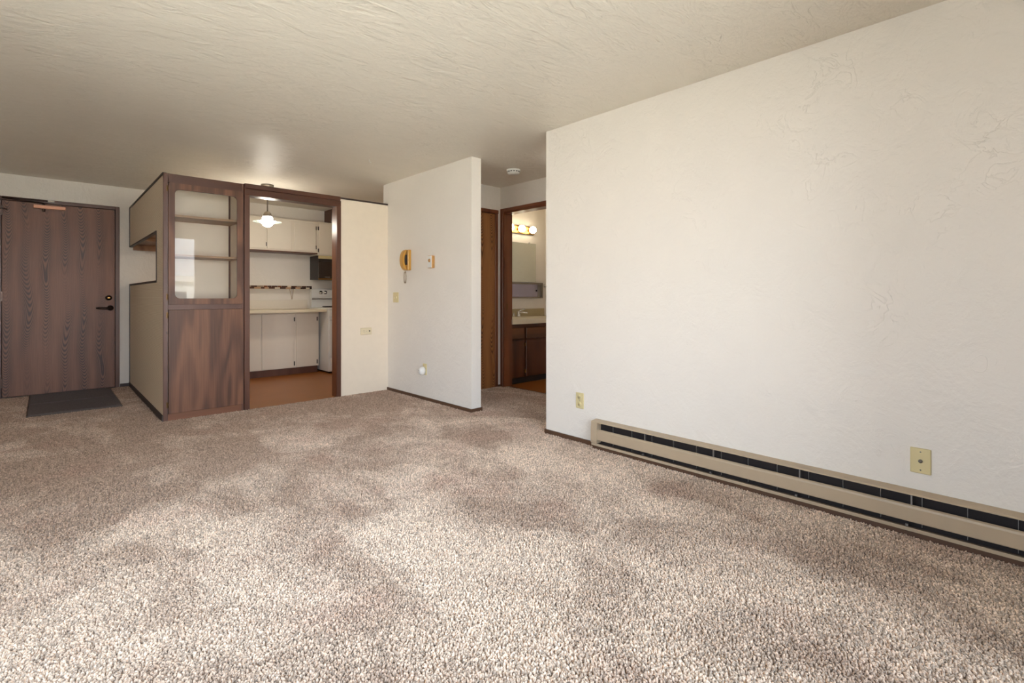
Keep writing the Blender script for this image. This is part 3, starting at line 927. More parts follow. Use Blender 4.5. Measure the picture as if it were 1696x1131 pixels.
bx('shelf', M['shelf_wood'], 0.784, 1.358, FY1 + 0.03, YP + CD - 0.016, 1.445, 1.462, tc_)
# glass door: frame with a rounded opening
DXa, DXb, DZa, DZb = 0.779, 1.364, 1.018, 2.080
GXa, GXb, GZa, GZb = 0.826, 1.318, 1.070, 2.026
bm = bmesh.new()
outer = []
inner = rrect(GXa, GXb, GZa, GZb, 0.042, 7)
n_in = len(inner)
cxm, czm = (GXa + GXb) / 2, (GZa + GZb) / 2
# outer ring: the inner outline pushed to the rectangle
for (x, z) in inner:
    ox = DXb if x >= GXb - 0.0421 else (DXa if x <= GXa + 0.0421 else x)
    oz = DZb if z >= GZb - 0.0421 else (DZa if z <= GZa + 0.0421 else z)
    outer.append((ox, oz))
ya, yb = YP - 0.018, YP - 0.0005
# corner arcs: spread the outer points along the corner's two sides
q = 0
m7 = 8
for c, (sx, sz) in enumerate(((1, 1), (-1, 1), (-1, -1), (1, -1))):
    ex = DXb if sx > 0 else DXa
    ez = DZb if sz > 0 else DZa
    ix = GXb - 0.042 if sx > 0 else GXa + 0.042
    iz = GZb - 0.042 if sz > 0 else GZa + 0.042
    first_h = c in (0, 2)
    for i in range(m7):
        f = i / (m7 - 1)
        if first_h:
            p = (ex, iz + (ez - iz) * min(1, f * 2)) if f <= 0.5 else (ex + (ix - ex) * (f - 0.5) * 2, ez)
        else:
            p = (ix + (ex - ix) * min(1, f * 2), ez) if f <= 0.5 else (ex, ez + (iz - ez) * (f - 0.5) * 2)
        outer[c * m7 + i] = p
def vv(p, y): return bm.verts.new((p[0], y, p[1]))
oA = [vv(p, ya) for p in outer]; iA = [vv(p, ya) for p in inner]
oB = [vv(p, yb) for p in outer]; iB = [vv(p, yb) for p in inner]
for i in range(n_in):
    j = (i + 1) % n_in
    bm.faces.new([oA[i], iA[i], iA[j], oA[j]])
    bm.faces.new([oB[i], oB[j], iB[j], iB[i]])
    bm.faces.new([oA[i], oA[j], oB[j], oB[i]])
    bm.faces.new([iA[i], iB[i], iB[j], iA[j]])
bmesh.ops.recalc_face_normals(bm, faces=bm.faces)
gd = obj('glass_door', bm, M['walnut'], tc_, label='walnut door frame with rounded glass opening')
bm = bmesh.new()
box(bm, GXa - 0.008, GXb + 0.008, YP - 0.008, YP - 0.004, GZa - 0.008, GZb + 0.008)
obj('glass_pane', bm, M['glass'], gd)
ld = bx('lower_door', M['walnut'], 0.780, 1.368, YP - 0.018, YP - 0.0005, 0.068, 0.972, tc_, bev=0.002)
for z, par in ((2.03, gd), (1.085, gd), (0.925, ld), (0.145, ld)):
    bm = bmesh.new()
    box(bm, 0.764, 0.777, YP - 0.006, YP - 0.0004, z - 0.026, z + 0.026, 0.001)
    tube(bm, [(0.778, YP - 0.014, z - 0.022), (0.778, YP - 0.014, z + 0.022)], 0.0045, 6)
    obj('hinge', bm, M['antique'], par)
bx('latch', M['bronze'], 0.764, 0.776, YP - 0.008, YP - 0.0004, 0.762, 0.786, tc_)

# kitchen-side units behind the divider
pu = thing('hanging_cabinet', 'brown wooden cupboard over the notch, behind the divider panel', 'cabinet', (0.95, 6.6, NZ1))
bx('cabinet_bottom', M['raw_wood'], XP + 0.023, 1.12, NY0 + 0.06, YE - 0.002, NZ1 + 0.02, NZ1 + 0.04, pu)
bx('cabinet_body', M['cab_white'], XP + 0.023, 1.12, YP + CD + 0.004, YE - 0.002, NZ1 + 0.041, ZP, pu)
bx('bottom_rail', M['raw_wood'], XP + 0.024, 1.11, YE - 0.10, YE - 0.08, NZ1 - 0.045, NZ1 + 0.019, pu)
bx('bottom_rail', M['raw_wood'], XP + 0.024, 1.11, 6.40, 6.42, NZ1 - 0.02, NZ1 + 0.019, pu)
pl = thing('divider_base_cabinet', 'low cupboard on the kitchen side of the divider, hidden behind it', 'cabinet', (1.0, 6.5, 0))
bx('cabinet_body', M['cab_white'], XP + 0.023, 1.22, YP + CD + 0.004, 6.80, 0.0035, 0.86, pl)
bx('ledge', M['counter'], XP + 0.023, 1.26, YP + CD + 0.004, 6.82, 0.862, 0.90, pl)

# ================================================================= KITCHEN
FYk = 7.09      # face of the base cabinets
bc = thing('base_cabinet', 'cream base cabinets under the kitchen counter', 'cabinet', (2.1, FYk, 0))
bx('cabinet_body', M['cab_white'], 1.28, 2.862, FYk + 0.018, YE - 0.002, 0.10, 0.868, bc)
bx('toe_kick', M['stile'], 1.28, 2.862, FYk + 0.06, FYk + 0.075, 0.0035, 0.10, bc)
for a, b_, hx in ((1.30, 1.66, 0), (1.69, 2.085, 0), (2.100, 2.512, 2.518), (2.545, 2.828, 2.834)):
    dd = bx('cabinet_door', M['cab_white'], a, b_, FYk, FYk + 0.017, 0.108, 0.848, bc, bev=0.002)
    if hx:
        for z in (0.16, 0.77):
            bx('hinge', M['black'], hx - 0.007, hx + 0.006, FYk - 0.004, FYk + 0.0165, z - 0.028, z + 0.028, dd)
ct = thing('kitchen_counter', 'cream laminate kitchen countertop ending at the white stove', 'countertop', (2.1, 7.2, 0.87))
bx('counter_slab', M['counter'], 1.28, 2.888, 6.88, YE - 0.002, 0.870, 0.907, ct, bev=0.003)
bx('backsplash', M['cab_white'], 1.28, 2.86, YE - 0.022, YE - 0.002, 0.9075, 1.036, ct, bev=0.002)

uc = thing('wall_cabinet', 'cream upper cabinets with flat doors left of the microwave', 'cabinet', (2.2, 7.22, 1.72))
bx('cabinet_body', M['cab_white'], 1.22, 2.898, 7.236, YE - 0.002, 1.722, 2.172, uc)
bx('cabinet_bottom', M['stile'], 1.22, 2.898, 7.24, YE - 0.004, 1.706, 1.7215, uc, label='dark brown underside')
for a, b_, h in ((1.26, 1.52, 0), (1.56, 1.86, 0), (1.89, 2.188, 0), (2.205, 2.530, 2.196), (2.567, 2.868, 2.876)):
    dd = bx('cabinet_door', M['cab_white'], a, b_, 7.22, 7.2355, 1.742, 2.148, uc, bev=0.002)
    if h:
        for z in (1.80, 2.08):
            bx('hinge', M['black'], h - 0.007, h + 0.004, 7.226, 7.2355, z - 0.026, z + 0.026, dd)
um = thing('microwave_cabinet', 'shorter cream cupboard directly above the microwave', 'cabinet', (3.28, 7.22, 1.69))
bx('cabinet_body', M['cab_white'], 2.900, 3.66, 7.236, YE - 0.002, 1.690, 2.178, um)
for a, b_, h in ((2.918, 3.265, 2.909), (3.285, 3.645, 3.652)):
    dd = bx('cabinet_door', M['cab_white'], a, b_, 7.22, 7.2355, 1.705, 2.150, um, bev=0.002)
    for z in (1.76, 2.08):
        bx('hinge', M['black'], h - 0.006, h + 0.005, 7.224, 7.2355, z - 0.026, z + 0.026, dd)
bx('duct_cover', M['vanity'], 3.125, 3.62, 7.236, YE - 0.002, 2.1785, H - 0.001, label='dark brown wooden box between microwave cupboard and ceiling', cat='duct cover')

mw = thing('microwave', 'black over-the-range microwave under the cream cupboard', 'microwave', (3.28, 7.22, 1.33))
bx('microwave_body', M['black'], 2.905, 3.655, 7.235, YE - 0.002, 1.335, 1.684, mw)
bx('top_vent', M['almond'], 2.907, 3.655, 7.222, 7.2345, 1.640, 1.684, mw, label='pale tan top strip')
bx('control_trim', M['black'], 2.907, 3.655, 7.215, 7.2345, 1.596, 1.638, mw)
md = bx('microwave_door', M['dark_glass'], 2.907, 3.45, 7.215, 7.2345, 1.352, 1.594, mw, bev=0.003)
bx('door_window', M['dark_glass'], 2.95, 3.36, 7.2125, 7.2148, 1.40, 1.575, md)
bx('logo_plate', M['steel'], 3.0, 3.075, 7.2130, 7.2148, 1.368, 1.376, md)
bx('control_panel', M['black'], 3.452, 3.655, 7.215, 7.2345, 1.352, 1.594, mw)
bx('bottom_grille', M['brass'], 2.907, 3.655, 7.222, 7.2345, 1.336, 1.350, mw)

# narrow shelf with a mosaic tile edge
sh = thing('tiled_shelf', 'narrow shelf edged with brown and cream mosaic over the counter', 'shelf', (2.1, YE, 1.19))
bx('shelf_board', M['counter'], 1.28, 2.892, YE - 0.110, YE - 0.002, 1.196, 1.240, sh)
tile_m = [plain('tile_%d' % i, c, 0.2) for i, c in enumerate((srgb(74, 44, 34), srgb(228, 214, 192), srgb(120, 66, 40), srgb(60, 40, 36), srgb(190, 150, 118), srgb(150, 130, 110)))]
tmesh = {}
k = 0
for row in (0, 1):
    x = 1.285 + row * 0.035
    while x < 2.87:
        w = random.choice((0.052, 0.068, 0.082))
        w = min(w, 2.892 - x)
        mi = random.choice((0, 3, 0, 3, 2)) if k % 2 == 0 else random.choice((1, 1, 4) if row == 0 else (0, 1, 3, 2, 5))
        k += 1
        key = (round(w, 4), mi)
        if key not in tmesh:
            b2 = bmesh.new()
            box(b2, 0, w - 0.003, -0.006, 0, 0, 0.0205, 0.0012)
            me = bpy.data.meshes.new('tile'); b2.to_mesh(me); b2.free(); me.materials.append(tile_m[mi]); tmesh[key] = me
        o = bpy.data.objects.new('tile', tmesh[key])
        o.parent = sh
        o.location = Vector((x, YE - 0.110, 1.197 + row * 0.0215)) - sh.location
        COL.objects.link(o)
        x += w
bm = bmesh.new()
tube(bm, [(2.60, YE - 0.02, 1.195), (2.635, YE - 0.012, 1.07), (2.64, YE - 0.010, 1.045)], 0.0022, 6)
tube(bm, [(2.66, YE - 0.02, 1.195), (2.645, YE - 0.012, 1.07), (2.64, YE - 0.010, 1.045)], 0.0022, 6)
obj('wire_bracket', bm, M['brass'], sh)

# stove
SX0, SX1, SY0 = 2.895, 3.655, 6.83
st = thing('kitchen_stove', 'white freestanding electric stove with raised back control panel', 'stove', ((SX0 + SX1) / 2, SY0, 0))
bx('stove_body', M['white'], SX0, SX1, SY0 + 0.02, YE - 0.02, 0.03, 0.900, st, bev=0.004)
bx('stove_feet', M['black'], SX0 + 0.03, SX1 - 0.03, SY0 + 0.06, YE - 0.05, 0.0035, 0.03, st)
bx('cooktop', M['white'], SX0 - 0.004, SX1 + 0.004, SY0, YE - 0.02, 0.901, 0.925, st, bev=0.005)
for cx_, cy_, r_ in ((3.10, 7.0, 0.085), (3.46, 7.0, 0.105), (3.10, 7.30, 0.105), (3.46, 7.30, 0.085)):
    bm = bmesh.new()
    lathe(bm, [(0, 0.0), (r_ + 0.02, 0.0), (r_ + 0.02, 0.004), (r_, 0.006), (0, 0.006)], (cx_, cy_, 0.9255), 20)
    bu = obj('burner', bm, M['chrome'], st)
    bm = bmesh.new()
    pts = [(cx_ + (0.015 + r_ * 0.85 * t / 40) * math.cos(t * 0.6), cy_ + (0.015 + r_ * 0.85 * t / 40) * math.sin(t * 0.6), 0.937) for t in range(41)]
    tube(bm, pts, 0.0045, 5)
    obj('coil', bm, M['drip'], bu)
bm = bmesh.new()
prism(bm, [(YE - 0.085, 0.926), (YE - 0.022, 0.926), (YE - 0.022, 1.206), (YE - 0.060, 1.206), (YE - 0.080, 1.185), (YE - 0.100, 1.075), (YE - 0.085, 1.050)], 'X', SX0, SX1)
bg = obj('backguard', bm, M['white'], st)
for xx in (3.035, 3.105, 3.45, 3.52):
    bm = bmesh.new()
    lathe(bm, [(0, -0.022), (0.016, -0.022), (0.020, -0.004), (0.028, -0.003), (0.028, 0), (0, 0)], (xx, YE - 0.088, 1.145), 18, 'Y')
    obj('knob', bm, M['chrome'], bg)
bx('backguard_ridge', M['steel'], SX0 + 0.01, SX1 - 0.01, YE - 0.098, YE - 0.086, 1.044, 1.056, bg)
od = bx('oven_door', M['white'], SX0 + 0.01, SX1 - 0.01, SY0, SY0 + 0.019, 0.245, 0.790, st, bev=0.006)
bx('oven_window', M['dark_glass'], SX0 + 0.15, SX1 - 0.15, SY0 - 0.003, SY0 - 0.0002, 0.38, 0.64, od)
bm = bmesh.new()
tube(bm, [(SX0 + 0.03, SY0, 0.760), (SX0 + 0.03, SY0 - 0.045, 0.765), (SX1 - 0.03, SY0 - 0.045, 0.765), (SX1 - 0.03, SY0, 0.760)], 0.011, 8)
obj('oven_handle', bm, M['white'], od)
bx('drawer_front', M['white'], SX0 + 0.01, SX1 - 0.01, SY0, SY0 + 0.019, 0.045, 0.228, st, bev=0.005)
bx('control_strip', M['white'], SX0 + 0.004, SX1 - 0.004, SY0 + 0.002, SY0 + 0.019, 0.806, 0.898, st, bev=0.003)

# pendant
PX, PY = 1.898, 6.21
pe = thing('pendant_lamp', 'lit pendant lamp with glass disc shade hanging in the kitchen', 'lamp', (PX, PY, H))
bm = bmesh.new()
lathe(bm, [(0, -0.001), (0.070, -0.001), (0.070, -0.020), (0.052, -0.026), (0, -0.026)], (PX, PY, H), 28)
obj('canopy', bm, M['nickel'], pe)
bm = bmesh.new()
tube(bm, [(PX, PY, H - 0.026), (PX, PY, 2.078)], 0.0075, 8)
obj('stem', bm, M['nickel'], pe)
bm = bmesh.new()
lathe(bm, [(0, 2.086), (0.02, 2.082), (0.038, 2.062), (0.048, 2.034), (0.049, 2.022), (0, 2.022)], (PX, PY, 0), 24)
obj('metal_cap', bm, M['nickel'], pe)
bm = bmesh.new()
lathe(bm, [(0, 2.021), (0.052, 2.021), (0.056, 2.000), (0.056, 1.972), (0, 1.972)], (PX, PY, 0), 20)
obj('shade_cylinder', bm, emit('lit_frosted_glass', srgb(255, 246, 232), 34), pe, label='glowing frosted glass cylinder')
bm = bmesh.new()
lathe(bm, [(0.060, 1.974), (0.150, 1.962), (0.152, 1.958), (0.060, 1.968)], (PX, PY, 0), 32)
for f in list(bm.faces):
    if len(f.verts) > 4:
        bm.faces.remove(f)
obj('glass_disc', bm, M['shade_glass'], pe, label='pale clear glass disc')
bm = bmesh.new()
lathe(bm, [(0, 1.971), (0.080, 1.970), (0.083, 1.955), (0.055, 1.936), (0.046, 1.918), (0.025, 1.904), (0, 1.900)], (PX, PY, 0), 20)
obj('globe_bulb', bm, emit('lit_bulb', srgb(255, 246, 230), 56), pe, label='glowing round bulb')

# ================================================================= BATHROOM
VY = 4.40
va = thing('bathroom_vanity', 'dark brown wooden bathroom vanity with drawers over doors', 'vanity', (4.72, VY, 0))
bx('vanity_body', M['vanity'], XH + TW + 0.002, 5.308, VY + 0.02, 4.948, 0.085, 0.745, va)
bx('toe_kick', M['black'], XH + TW + 0.002, 5.308, VY + 0.075, VY + 0.09, 0.0035, 0.085, va)
for a, b_ in ((4.125, 4.338), (4.378, 4.82), (4.86, 5.28)):
    bx('drawer', M['vanity_x'], a, b_, VY, VY + 0.019, 0.565, 0.700, va, bev=0.006)
for a, b_ in ((4.125, 4.345), (4.373, 4.82), (4.86, 5.28)):
    dd = bx('vanity_door', M['vanity'], a, b_, VY, VY + 0.019, 0.092, 0.545, va, bev=0.006)
    for z in (0.16, 0.49):
        bx('hinge', M['brass'], a - 0.010, a - 0.002, VY + 0.006, VY + 0.0195, z - 0.022, z + 0.022, dd)
vt = thing('bathroom_sink', 'cream marble bathroom sink top with tan backsplash', 'sink', (4.72, 4.66, 0.75))
bm = bmesh.new()
x0, x1, y0, y1, z0, z1 = XH + TW + 0.002, 5.308, VY - 0.03, 4.948, 0.748, 0.808
# top with an oval basin
ring_o, ring_i = [], []
N = 32
scx, scy, sa, sb = 4.80, 4.66, 0.24, 0.17
for i in range(N):
    a = 2 * math.pi * i / N
    c, s = math.cos(a), math.sin(a)
    ring_i.append((scx + sa * c, scy + sb * s))
    tx = (x1 - scx if c > 0 else scx - x0) / max(abs(c), 1e-6)
    ty = (y1 - scy if s > 0 else scy - y0) / max(abs(s), 1e-6)
    tt = min(tx, ty)
    ring_o.append((scx + tt * c, scy + tt * s))
O = [bm.verts.new((p[0], p[1], z1)) for p in ring_o]
I = [bm.verts.new((p[0], p[1], z1 + 0.006)) for p in ring_i]
OB = [bm.verts.new((p[0], p[1], z0)) for p in ring_o]
J = [bm.verts.new((scx + (p[0] - scx) * 0.86, scy + (p[1] - scy) * 0.84, z1 - 0.035)) for p in ring_i]
K = [bm.verts.new((scx + (p[0] - scx) * 0.5, scy + (p[1] - scy) * 0.5, z1 - 0.055)) for p in ring_i]
for i in range(N):
    j = (i + 1) % N
    bm.faces.new([O[i], O[j], I[j], I[i]])
    f = bm.faces.new([I[i], I[j], J[j], J[i]]); f.smooth = True
    f = bm.faces.new([J[i], J[j], K[j], K[i]]); f.smooth = True
    bm.faces.new([O[i], OB[i], OB[j], O[j]])
bm.faces.new(K); bm.faces.new(list(reversed(OB)))
bmesh.ops.recalc_face_normals(bm, faces=bm.faces)
obj('sink_slab', bm, M['counter'], vt)
bx('backsplash', M['bath_tile'], x0, 5.265, 4.930, 4.948, 0.8085, 0.916, vt, bev=0.002)
bm = bmesh.new()
fa = thing('sink_faucet', 'chrome faucet with lever on the bathroom sink top', 'faucet', (4.66, 4.86, 0.811))
lathe(bm, [(0, 0), (0.030, 0), (0.026, 0.02), (0.018, 0.06), (0.016, 0.075), (0, 0.08)], (4.68, 4.86, 0.8085), 16)
obj('faucet_body', bm, M['chrome'], fa)
bm = bmesh.new()
tube(bm, [(4.68, 4.86, 0.855), (4.70, 4.82, 0.872), (4.73, 4.74, 0.866)], [0.013, 0.012, 0.010], 8)
obj('spout', bm, M['chrome'], fa)
bm = bmesh.new()
tube(bm, [(4.68, 4.86, 0.885), (4.74, 4.85, 0.905), (4.785, 4.845, 0.912)], [0.008, 0.008, 0.012], 8)
obj('lever', bm, M['chrome'], fa)
bm = bmesh.new()
lathe(bm, [(0, 0), (0.022, 0), (0.016, 0.03), (0.008, 0.045), (0.008, 0.06), (0, 0.062)], (4.60, 4.87, 0.8085), 14)
obj('side_tap', bm, M['chrome'], fa)

vl = thing('vanity_light', 'brass bathroom light bar with round glowing bulbs', 'light', (4.75, 4.95, 2.0))
bx('light_bar', M['brass'], 4.26, 5.045, 4.915, 4.948, 1.955, 2.065, vl, bev=0.004)
bulb_m = emit('lit_globe_bulb', srgb(255, 238, 205), 9)
for xx in (4.31, 4.52, 4.73, 4.94):
    bm = bmesh.new()
    lathe(bm, [(0.020, 0.0), (0.018, -0.03), (0.0, -0.03)], (xx, 4.914, 2.010), 12, 'Y')
    obj('socket', bm, M['brass'], vl)
    bm = bmesh.new()
    prof = [(0.050 * math.sin(math.pi * i / 10), -0.070 - 0.050 * math.cos(math.pi * (1 - i / 10)) * -1) for i in range(11)]
    prof[0] = (0, prof[0][1]); prof[-1] = (0, prof[-1][1])
    lathe(bm, prof, (xx, 4.914, 2.010), 16, 'Y')
    obj('bulb', bm, bulb_m, vl)
mi = bx('wall_mirror', M['mirror'], 4.20, 5.095, 4.940, 4.948, 1.288, 1.832, label='frameless bathroom mirror under the globe light bar', cat='mirror')
for xx in (4.35, 4.965):
    bx('mirror_clip', M['chrome'], xx - 0.012, xx + 0.012, 4.936, 4.948, 1.824, 1.846, mi)
mc = thing('mirror_shelf_cabinet', 'low metal framed sliding mirror cabinet below the bathroom mirror', 'cabinet', (4.9, 4.95, 1.065))
for d in ((4.25, 5.21, 1.062, 1.080), (4.25, 5.21, 1.258, 1.280), (5.19, 5.21, 1.080, 1.258), (4.25, 4.27, 1.080, 1.258)):
    bx('cabinet_frame', M['nickel'], d[0], d[1], 4.905, 4.948, d[2], d[3], mc)
bx('sliding_panel', M['lavender'], 4.271, 4.72, 4.922, 4.926, 1.081, 1.257, mc, label='lavender reflecting sliding panel')
sp = bx('sliding_panel', M['lavender'], 4.70, 5.125, 4.930, 4.934, 1.081, 1.257, mc, label='lavender reflecting sliding panel')
bx('panel_edge', M['steel'], 5.126, 5.189, 4.928, 4.936, 1.081, 1.257, mc)
bm = bmesh.new()
lathe(bm, [(0, -0.010), (0.011, -0.010), (0.013, 0), (0, 0)], (5.10, 4.9298, 1.170), 12, 'Y')
obj('finger_pull', bm, M['black'], sp)
bm = bmesh.new()
box(bm, 5.265, 5.285, 4.934, 4.948, 1.215, 1.265, 0.002)
tube(bm, [(5.275, 4.934, 1.23), (5.275, 4.90, 1.225), (5.275, 4.895, 1.25)], 0.004, 6)
obj('towel_hook', bm, M['chrome'], label='small chrome hook beside the bathroom mirror cabinet', cat='hook')

# ================================================================= THINGS ON THE WALLS
def plate_x(name, label, cat, x, y0, y1, z0, z1, mat, group=None):
    r = thing(name, label, cat, (x, (y0 + y1) / 2, (z0 + z1) / 2), group)
    bx('cover_plate', mat, x - 0.007, x - 0.0003, y0, y1, z0, z1, r, bev=0.003)
    return r


# duplex outlet on the right wall
po = plate_x('wall_outlet', 'ivory duplex outlet low on the long right wall', 'outlet', XR, 2.314, 2.388, 0.257, 0.374, M['almond'])
for z in (0.290, 0.340):
    bm = bmesh.new()
    lathe(bm, [(0, -0.003), (0.015, -0.003), (0.016, 0), (0, 0)], (XR - 0.007, 2.351, z), 14, 'X')
    s = obj('socket', bm, M['almond'], po)
    for dy in (-0.006, 0.006):
        bx('slot', M['black'], XR - 0.0108, XR - 0.0098, 2.351 + dy - 0.0012, 2.351 + dy + 0.0012, z - 0.004, z + 0.005, s)
bx('screw', M['steel'], XR - 0.0085, XR - 0.0069, 2.349, 2.353, 0.3135, 0.3175, po)

# cable jack plate
pc = plate_x('cable_jack', 'ivory coaxial cable plate above the heater at the right', 'cable jack', XR, 0.341, 0.416, 0.286, 0.401, M['almond'])
bm = bmesh.new()
lathe(bm, [(0, -0.016), (0.004, -0.016), (0.0045, -0.006), (0.008, -0.005), (0.008, 0), (0, 0)], (XR - 0.007, 0.3785, 0.343), 12, 'X')
obj('connector', bm, M['steel'], pc)
for z in (0.384, 0.302):
    bm = bmesh.new()
    lathe(bm, [(0, -0.0014), (0.0032, -0.0012), (0.0035, 0), (0, 0)], (XR - 0.0069, 0.3785, z), 8, 'X')
    obj('screw', bm, M['steel'], pc)

# light switch
ps = plate_x('light_switch', 'gold ivory double switch plate near the kitchen partition', 'switch', XR, 4.952, 5.068, 1.020, 1.135, M['almond'])
for y in (4.987, 5.033):
    bx('toggle', M['almond_pale'], XR - 0.016, XR - 0.007, y - 0.004, y + 0.004, 1.066, 1.088, ps, bev=0.001)
# outlet behind the plug-in
pq = plate_x('wall_outlet', 'ivory outlet behind the white plug-in on the telephone wall', 'outlet', XR, 4.385, 4.455, 0.268, 0.385, M['almond'])
pg = thing('plug_in_freshener', 'white rounded plug-in air freshener on the telephone wall outlet', 'air freshener', (XR - 0.03, 4.43, 0.31))
bm = bmesh.new()
lathe(bm, [(0, -0.062), (0.018, -0.060), (0.030, -0.048), (0.036, -0.022), (0.034, 0.0), (0, 0.0)], (XR - 0.0075, 4.43, 0.312), 20, 'X')
for v in bm.verts:
    v.co.z = 0.312 + (v.co.z - 0.312) * 1.25
obj('freshener_body', bm, M['white_plastic'], pg)
bx('freshener_dot', M['black'], XR - 0.071, XR - 0.0685, 4.428, 4.434, 0.318, 0.324, pg)

# thermostat
th = thing('thermostat', 'tan boxed thermostat with white face right of the telephone', 'thermostat', (XR, 4.285, 1.44))
bx('thermostat_case', M['thermo_wood'], XR - 0.036, XR - 0.0003, 4.243, 4.323, 1.378, 1.505, th, bev=0.004)
bx('thermostat_face', M['white_plastic'], XR - 0.040, XR - 0.0362, 4.247, 4.319, 1.382, 1.501, th, bev=0.002)
bm = bmesh.new()
lathe(bm, [(0, -0.008), (0.014, -0.008), (0.019, 0), (0, 0)], (XR - 0.040, 4.283, 1.455), 18, 'X')
obj('dial', bm, M['thermo_wood'], th)

# telephone: flat base, curved handset over it, coiled cord
ph = thing('wall_telephone', 'mustard yellow wall telephone with curved handset and coiled cord', 'telephone', (XR, 4.74, 1.48))
bx('phone_base', M['phone'], XR - 0.040, XR - 0.0003, 4.690, 4.790, 1.372, 1.594, ph, bev=0.006)
bm = bmesh.new()
pts = []
NA = 14
for i in range(NA + 1):
    a = math.radians(-86 + 172 * i / NA)
    pts.append((XR - 0.042 - 0.062 * math.cos(a), 1.483 + 0.112 * math.sin(a)))
inn = []
for i in range(NA, -1, -1):
    a = math.radians(-62 + 124 * i / NA)
    inn.append((XR - 0.046 - 0.030 * math.cos(a), 1.483 + 0.082 * math.sin(a)))
A, B = [], []
for (x, z) in pts + inn:
    A.append(bm.verts.new((x, 4.700, z))); B.append(bm.verts.new((x, 4.765, z)))
n = len(A)
for i in range(n):
    j = (i + 1) % n
    bm.faces.new([A[i], A[j], B[j], B[i]])
for i in range(NA):
    o1, o2, i1, i2 = i, i + 1, n - 1 - i, n - 2 - i
    bm.faces.new([A[o1], A[o2], A[i2], A[i1]]); bm.faces.new([B[o2], B[o1], B[i1], B[i2]])
bmesh.ops.recalc_face_normals(bm, faces=bm.faces)
bmesh.ops.bevel(bm, geom=[e for e in bm.edges if e.calc_face_angle(0) > 1.2], offset=0.005, segments=2, affect='EDGES')
obj('handset', bm, M['phone'], ph, label='curved mustard handset')
bx('dial_pad', M['black'], XR - 0.0435, XR - 0.0403, 4.705, 4.760, 1.43, 1.54, ph)
bm = bmesh.new()
cp = [(XR - 0.055, 4.735, 1.372)]
for i in range(150):
    t = i / 149
    ang = t * 2 * math.pi
    cy_ = 4.745 + 0.020 * math.sin(ang)
    cz_ = 1.295 + 0.062 * math.cos(ang)
    w = t * 2 * math.pi * 22
    cp.append((XR - 0.045 + 0.007 * math.cos(w), cy_ + 0.007 * math.sin(w), cz_))
tube(bm, cp, 0.0022, 4)
obj('coiled_cord', bm, M['phone_cord'], ph)

# horizontal outlet on the partition
py0 = YP
pr = thing('wall_outlet', 'ivory sideways outlet on the cream kitchen partition', 'outlet', (2.625, YP, 0.70))
bx('cover_plate', M['almond_pale'], 2.560, 2.692, YP - 0.014, YP - 0.0004, 0.660, 0.738, pr, bev=0.004)
for xx in (2.598,):
    for dz in (-0.007, 0.007):
        bx('slot', M['black'], xx - 0.005, xx + 0.003, YP - 0.0155, YP - 0.0142, 0.699 + dz - 0.0015, 0.699 + dz + 0.0015, pr)
bx('screw', M['steel'], 2.624, 2.629, YP - 0.0155, YP - 0.0142, 0.6965, 0.7015, pr)
bm = bmesh.new()
lathe(bm, [(0, -0.004), (0.007, -0.004), (0.008, 0), (0, 0)], (2.664, YP - 0.0142, 0.700), 12, 'Y')
obj('jack', bm, M['black'], pr)

# smoke detector and hall lamp
sd = thing('smoke_detector', 'round white smoke detector on the hall ceiling', 'smoke detector', (3.53, 3.74, H))
bm = bmesh.new()
lathe(bm, [(0, -0.0005), (0.072, -0.0005), (0.072, -0.012), (0.064, -0.014), (0.064, -0.030), (0.052, -0.044), (0, -0.046)], (3.53, 3.74, H), 30)
obj('detector_body', bm, M['white_plastic'], sd)
for i in range(14):
    a = 2 * math.pi * i / 14
    bm = bmesh.new()
    box(bm, 0.0635, 0.0655, -0.009, 0.009, -0.027, -0.018)
    bmesh.ops.rotate(bm, verts=bm.verts, cent=(0, 0, 0), matrix=Matrix.Rotation(a, 3, 'Z'))
    bmesh.ops.translate(bm, verts=bm.verts, vec=(3.53, 3.74, H))
    obj('vent_slot', bm, M['black'], sd)
hl = thing('hall_ceiling_lamp', 'round lit ceiling lamp in the hall, just hidden behind the right wall', 'lamp', (3.55, 3.00, H))
bm = bmesh.new()
lathe(bm, [(0, -0.0005), (0.15, -0.0005), (0.15, -0.018), (0, -0.018)], (3.55, 3.00, H), 28)
obj('lamp_base', bm, M['white_plastic'], hl)
bm = bmesh.new()
lathe(bm, [(0, -0.019), (0.135, -0.019), (0.128, -0.05), (0.09, -0.08), (0, -0.092)], (3.55, 3.00, H), 24)
obj('lamp_diffuser', bm, emit('lit_opal_diffuser', srgb(255, 248, 236), 5), hl)
bm = bmesh.new()
tube(bm, [(2.26, 4.40, H - 0.0005), (2.26, 4.40, H - 0.018), (2.268, 4.40, H - 0.030), (2.276, 4.40, H - 0.022)], 0.003, 6)
obj('ceiling_hook', bm, M['white_plastic'], label='tiny white hook in the ceiling before the kitchen partition', cat='hook')

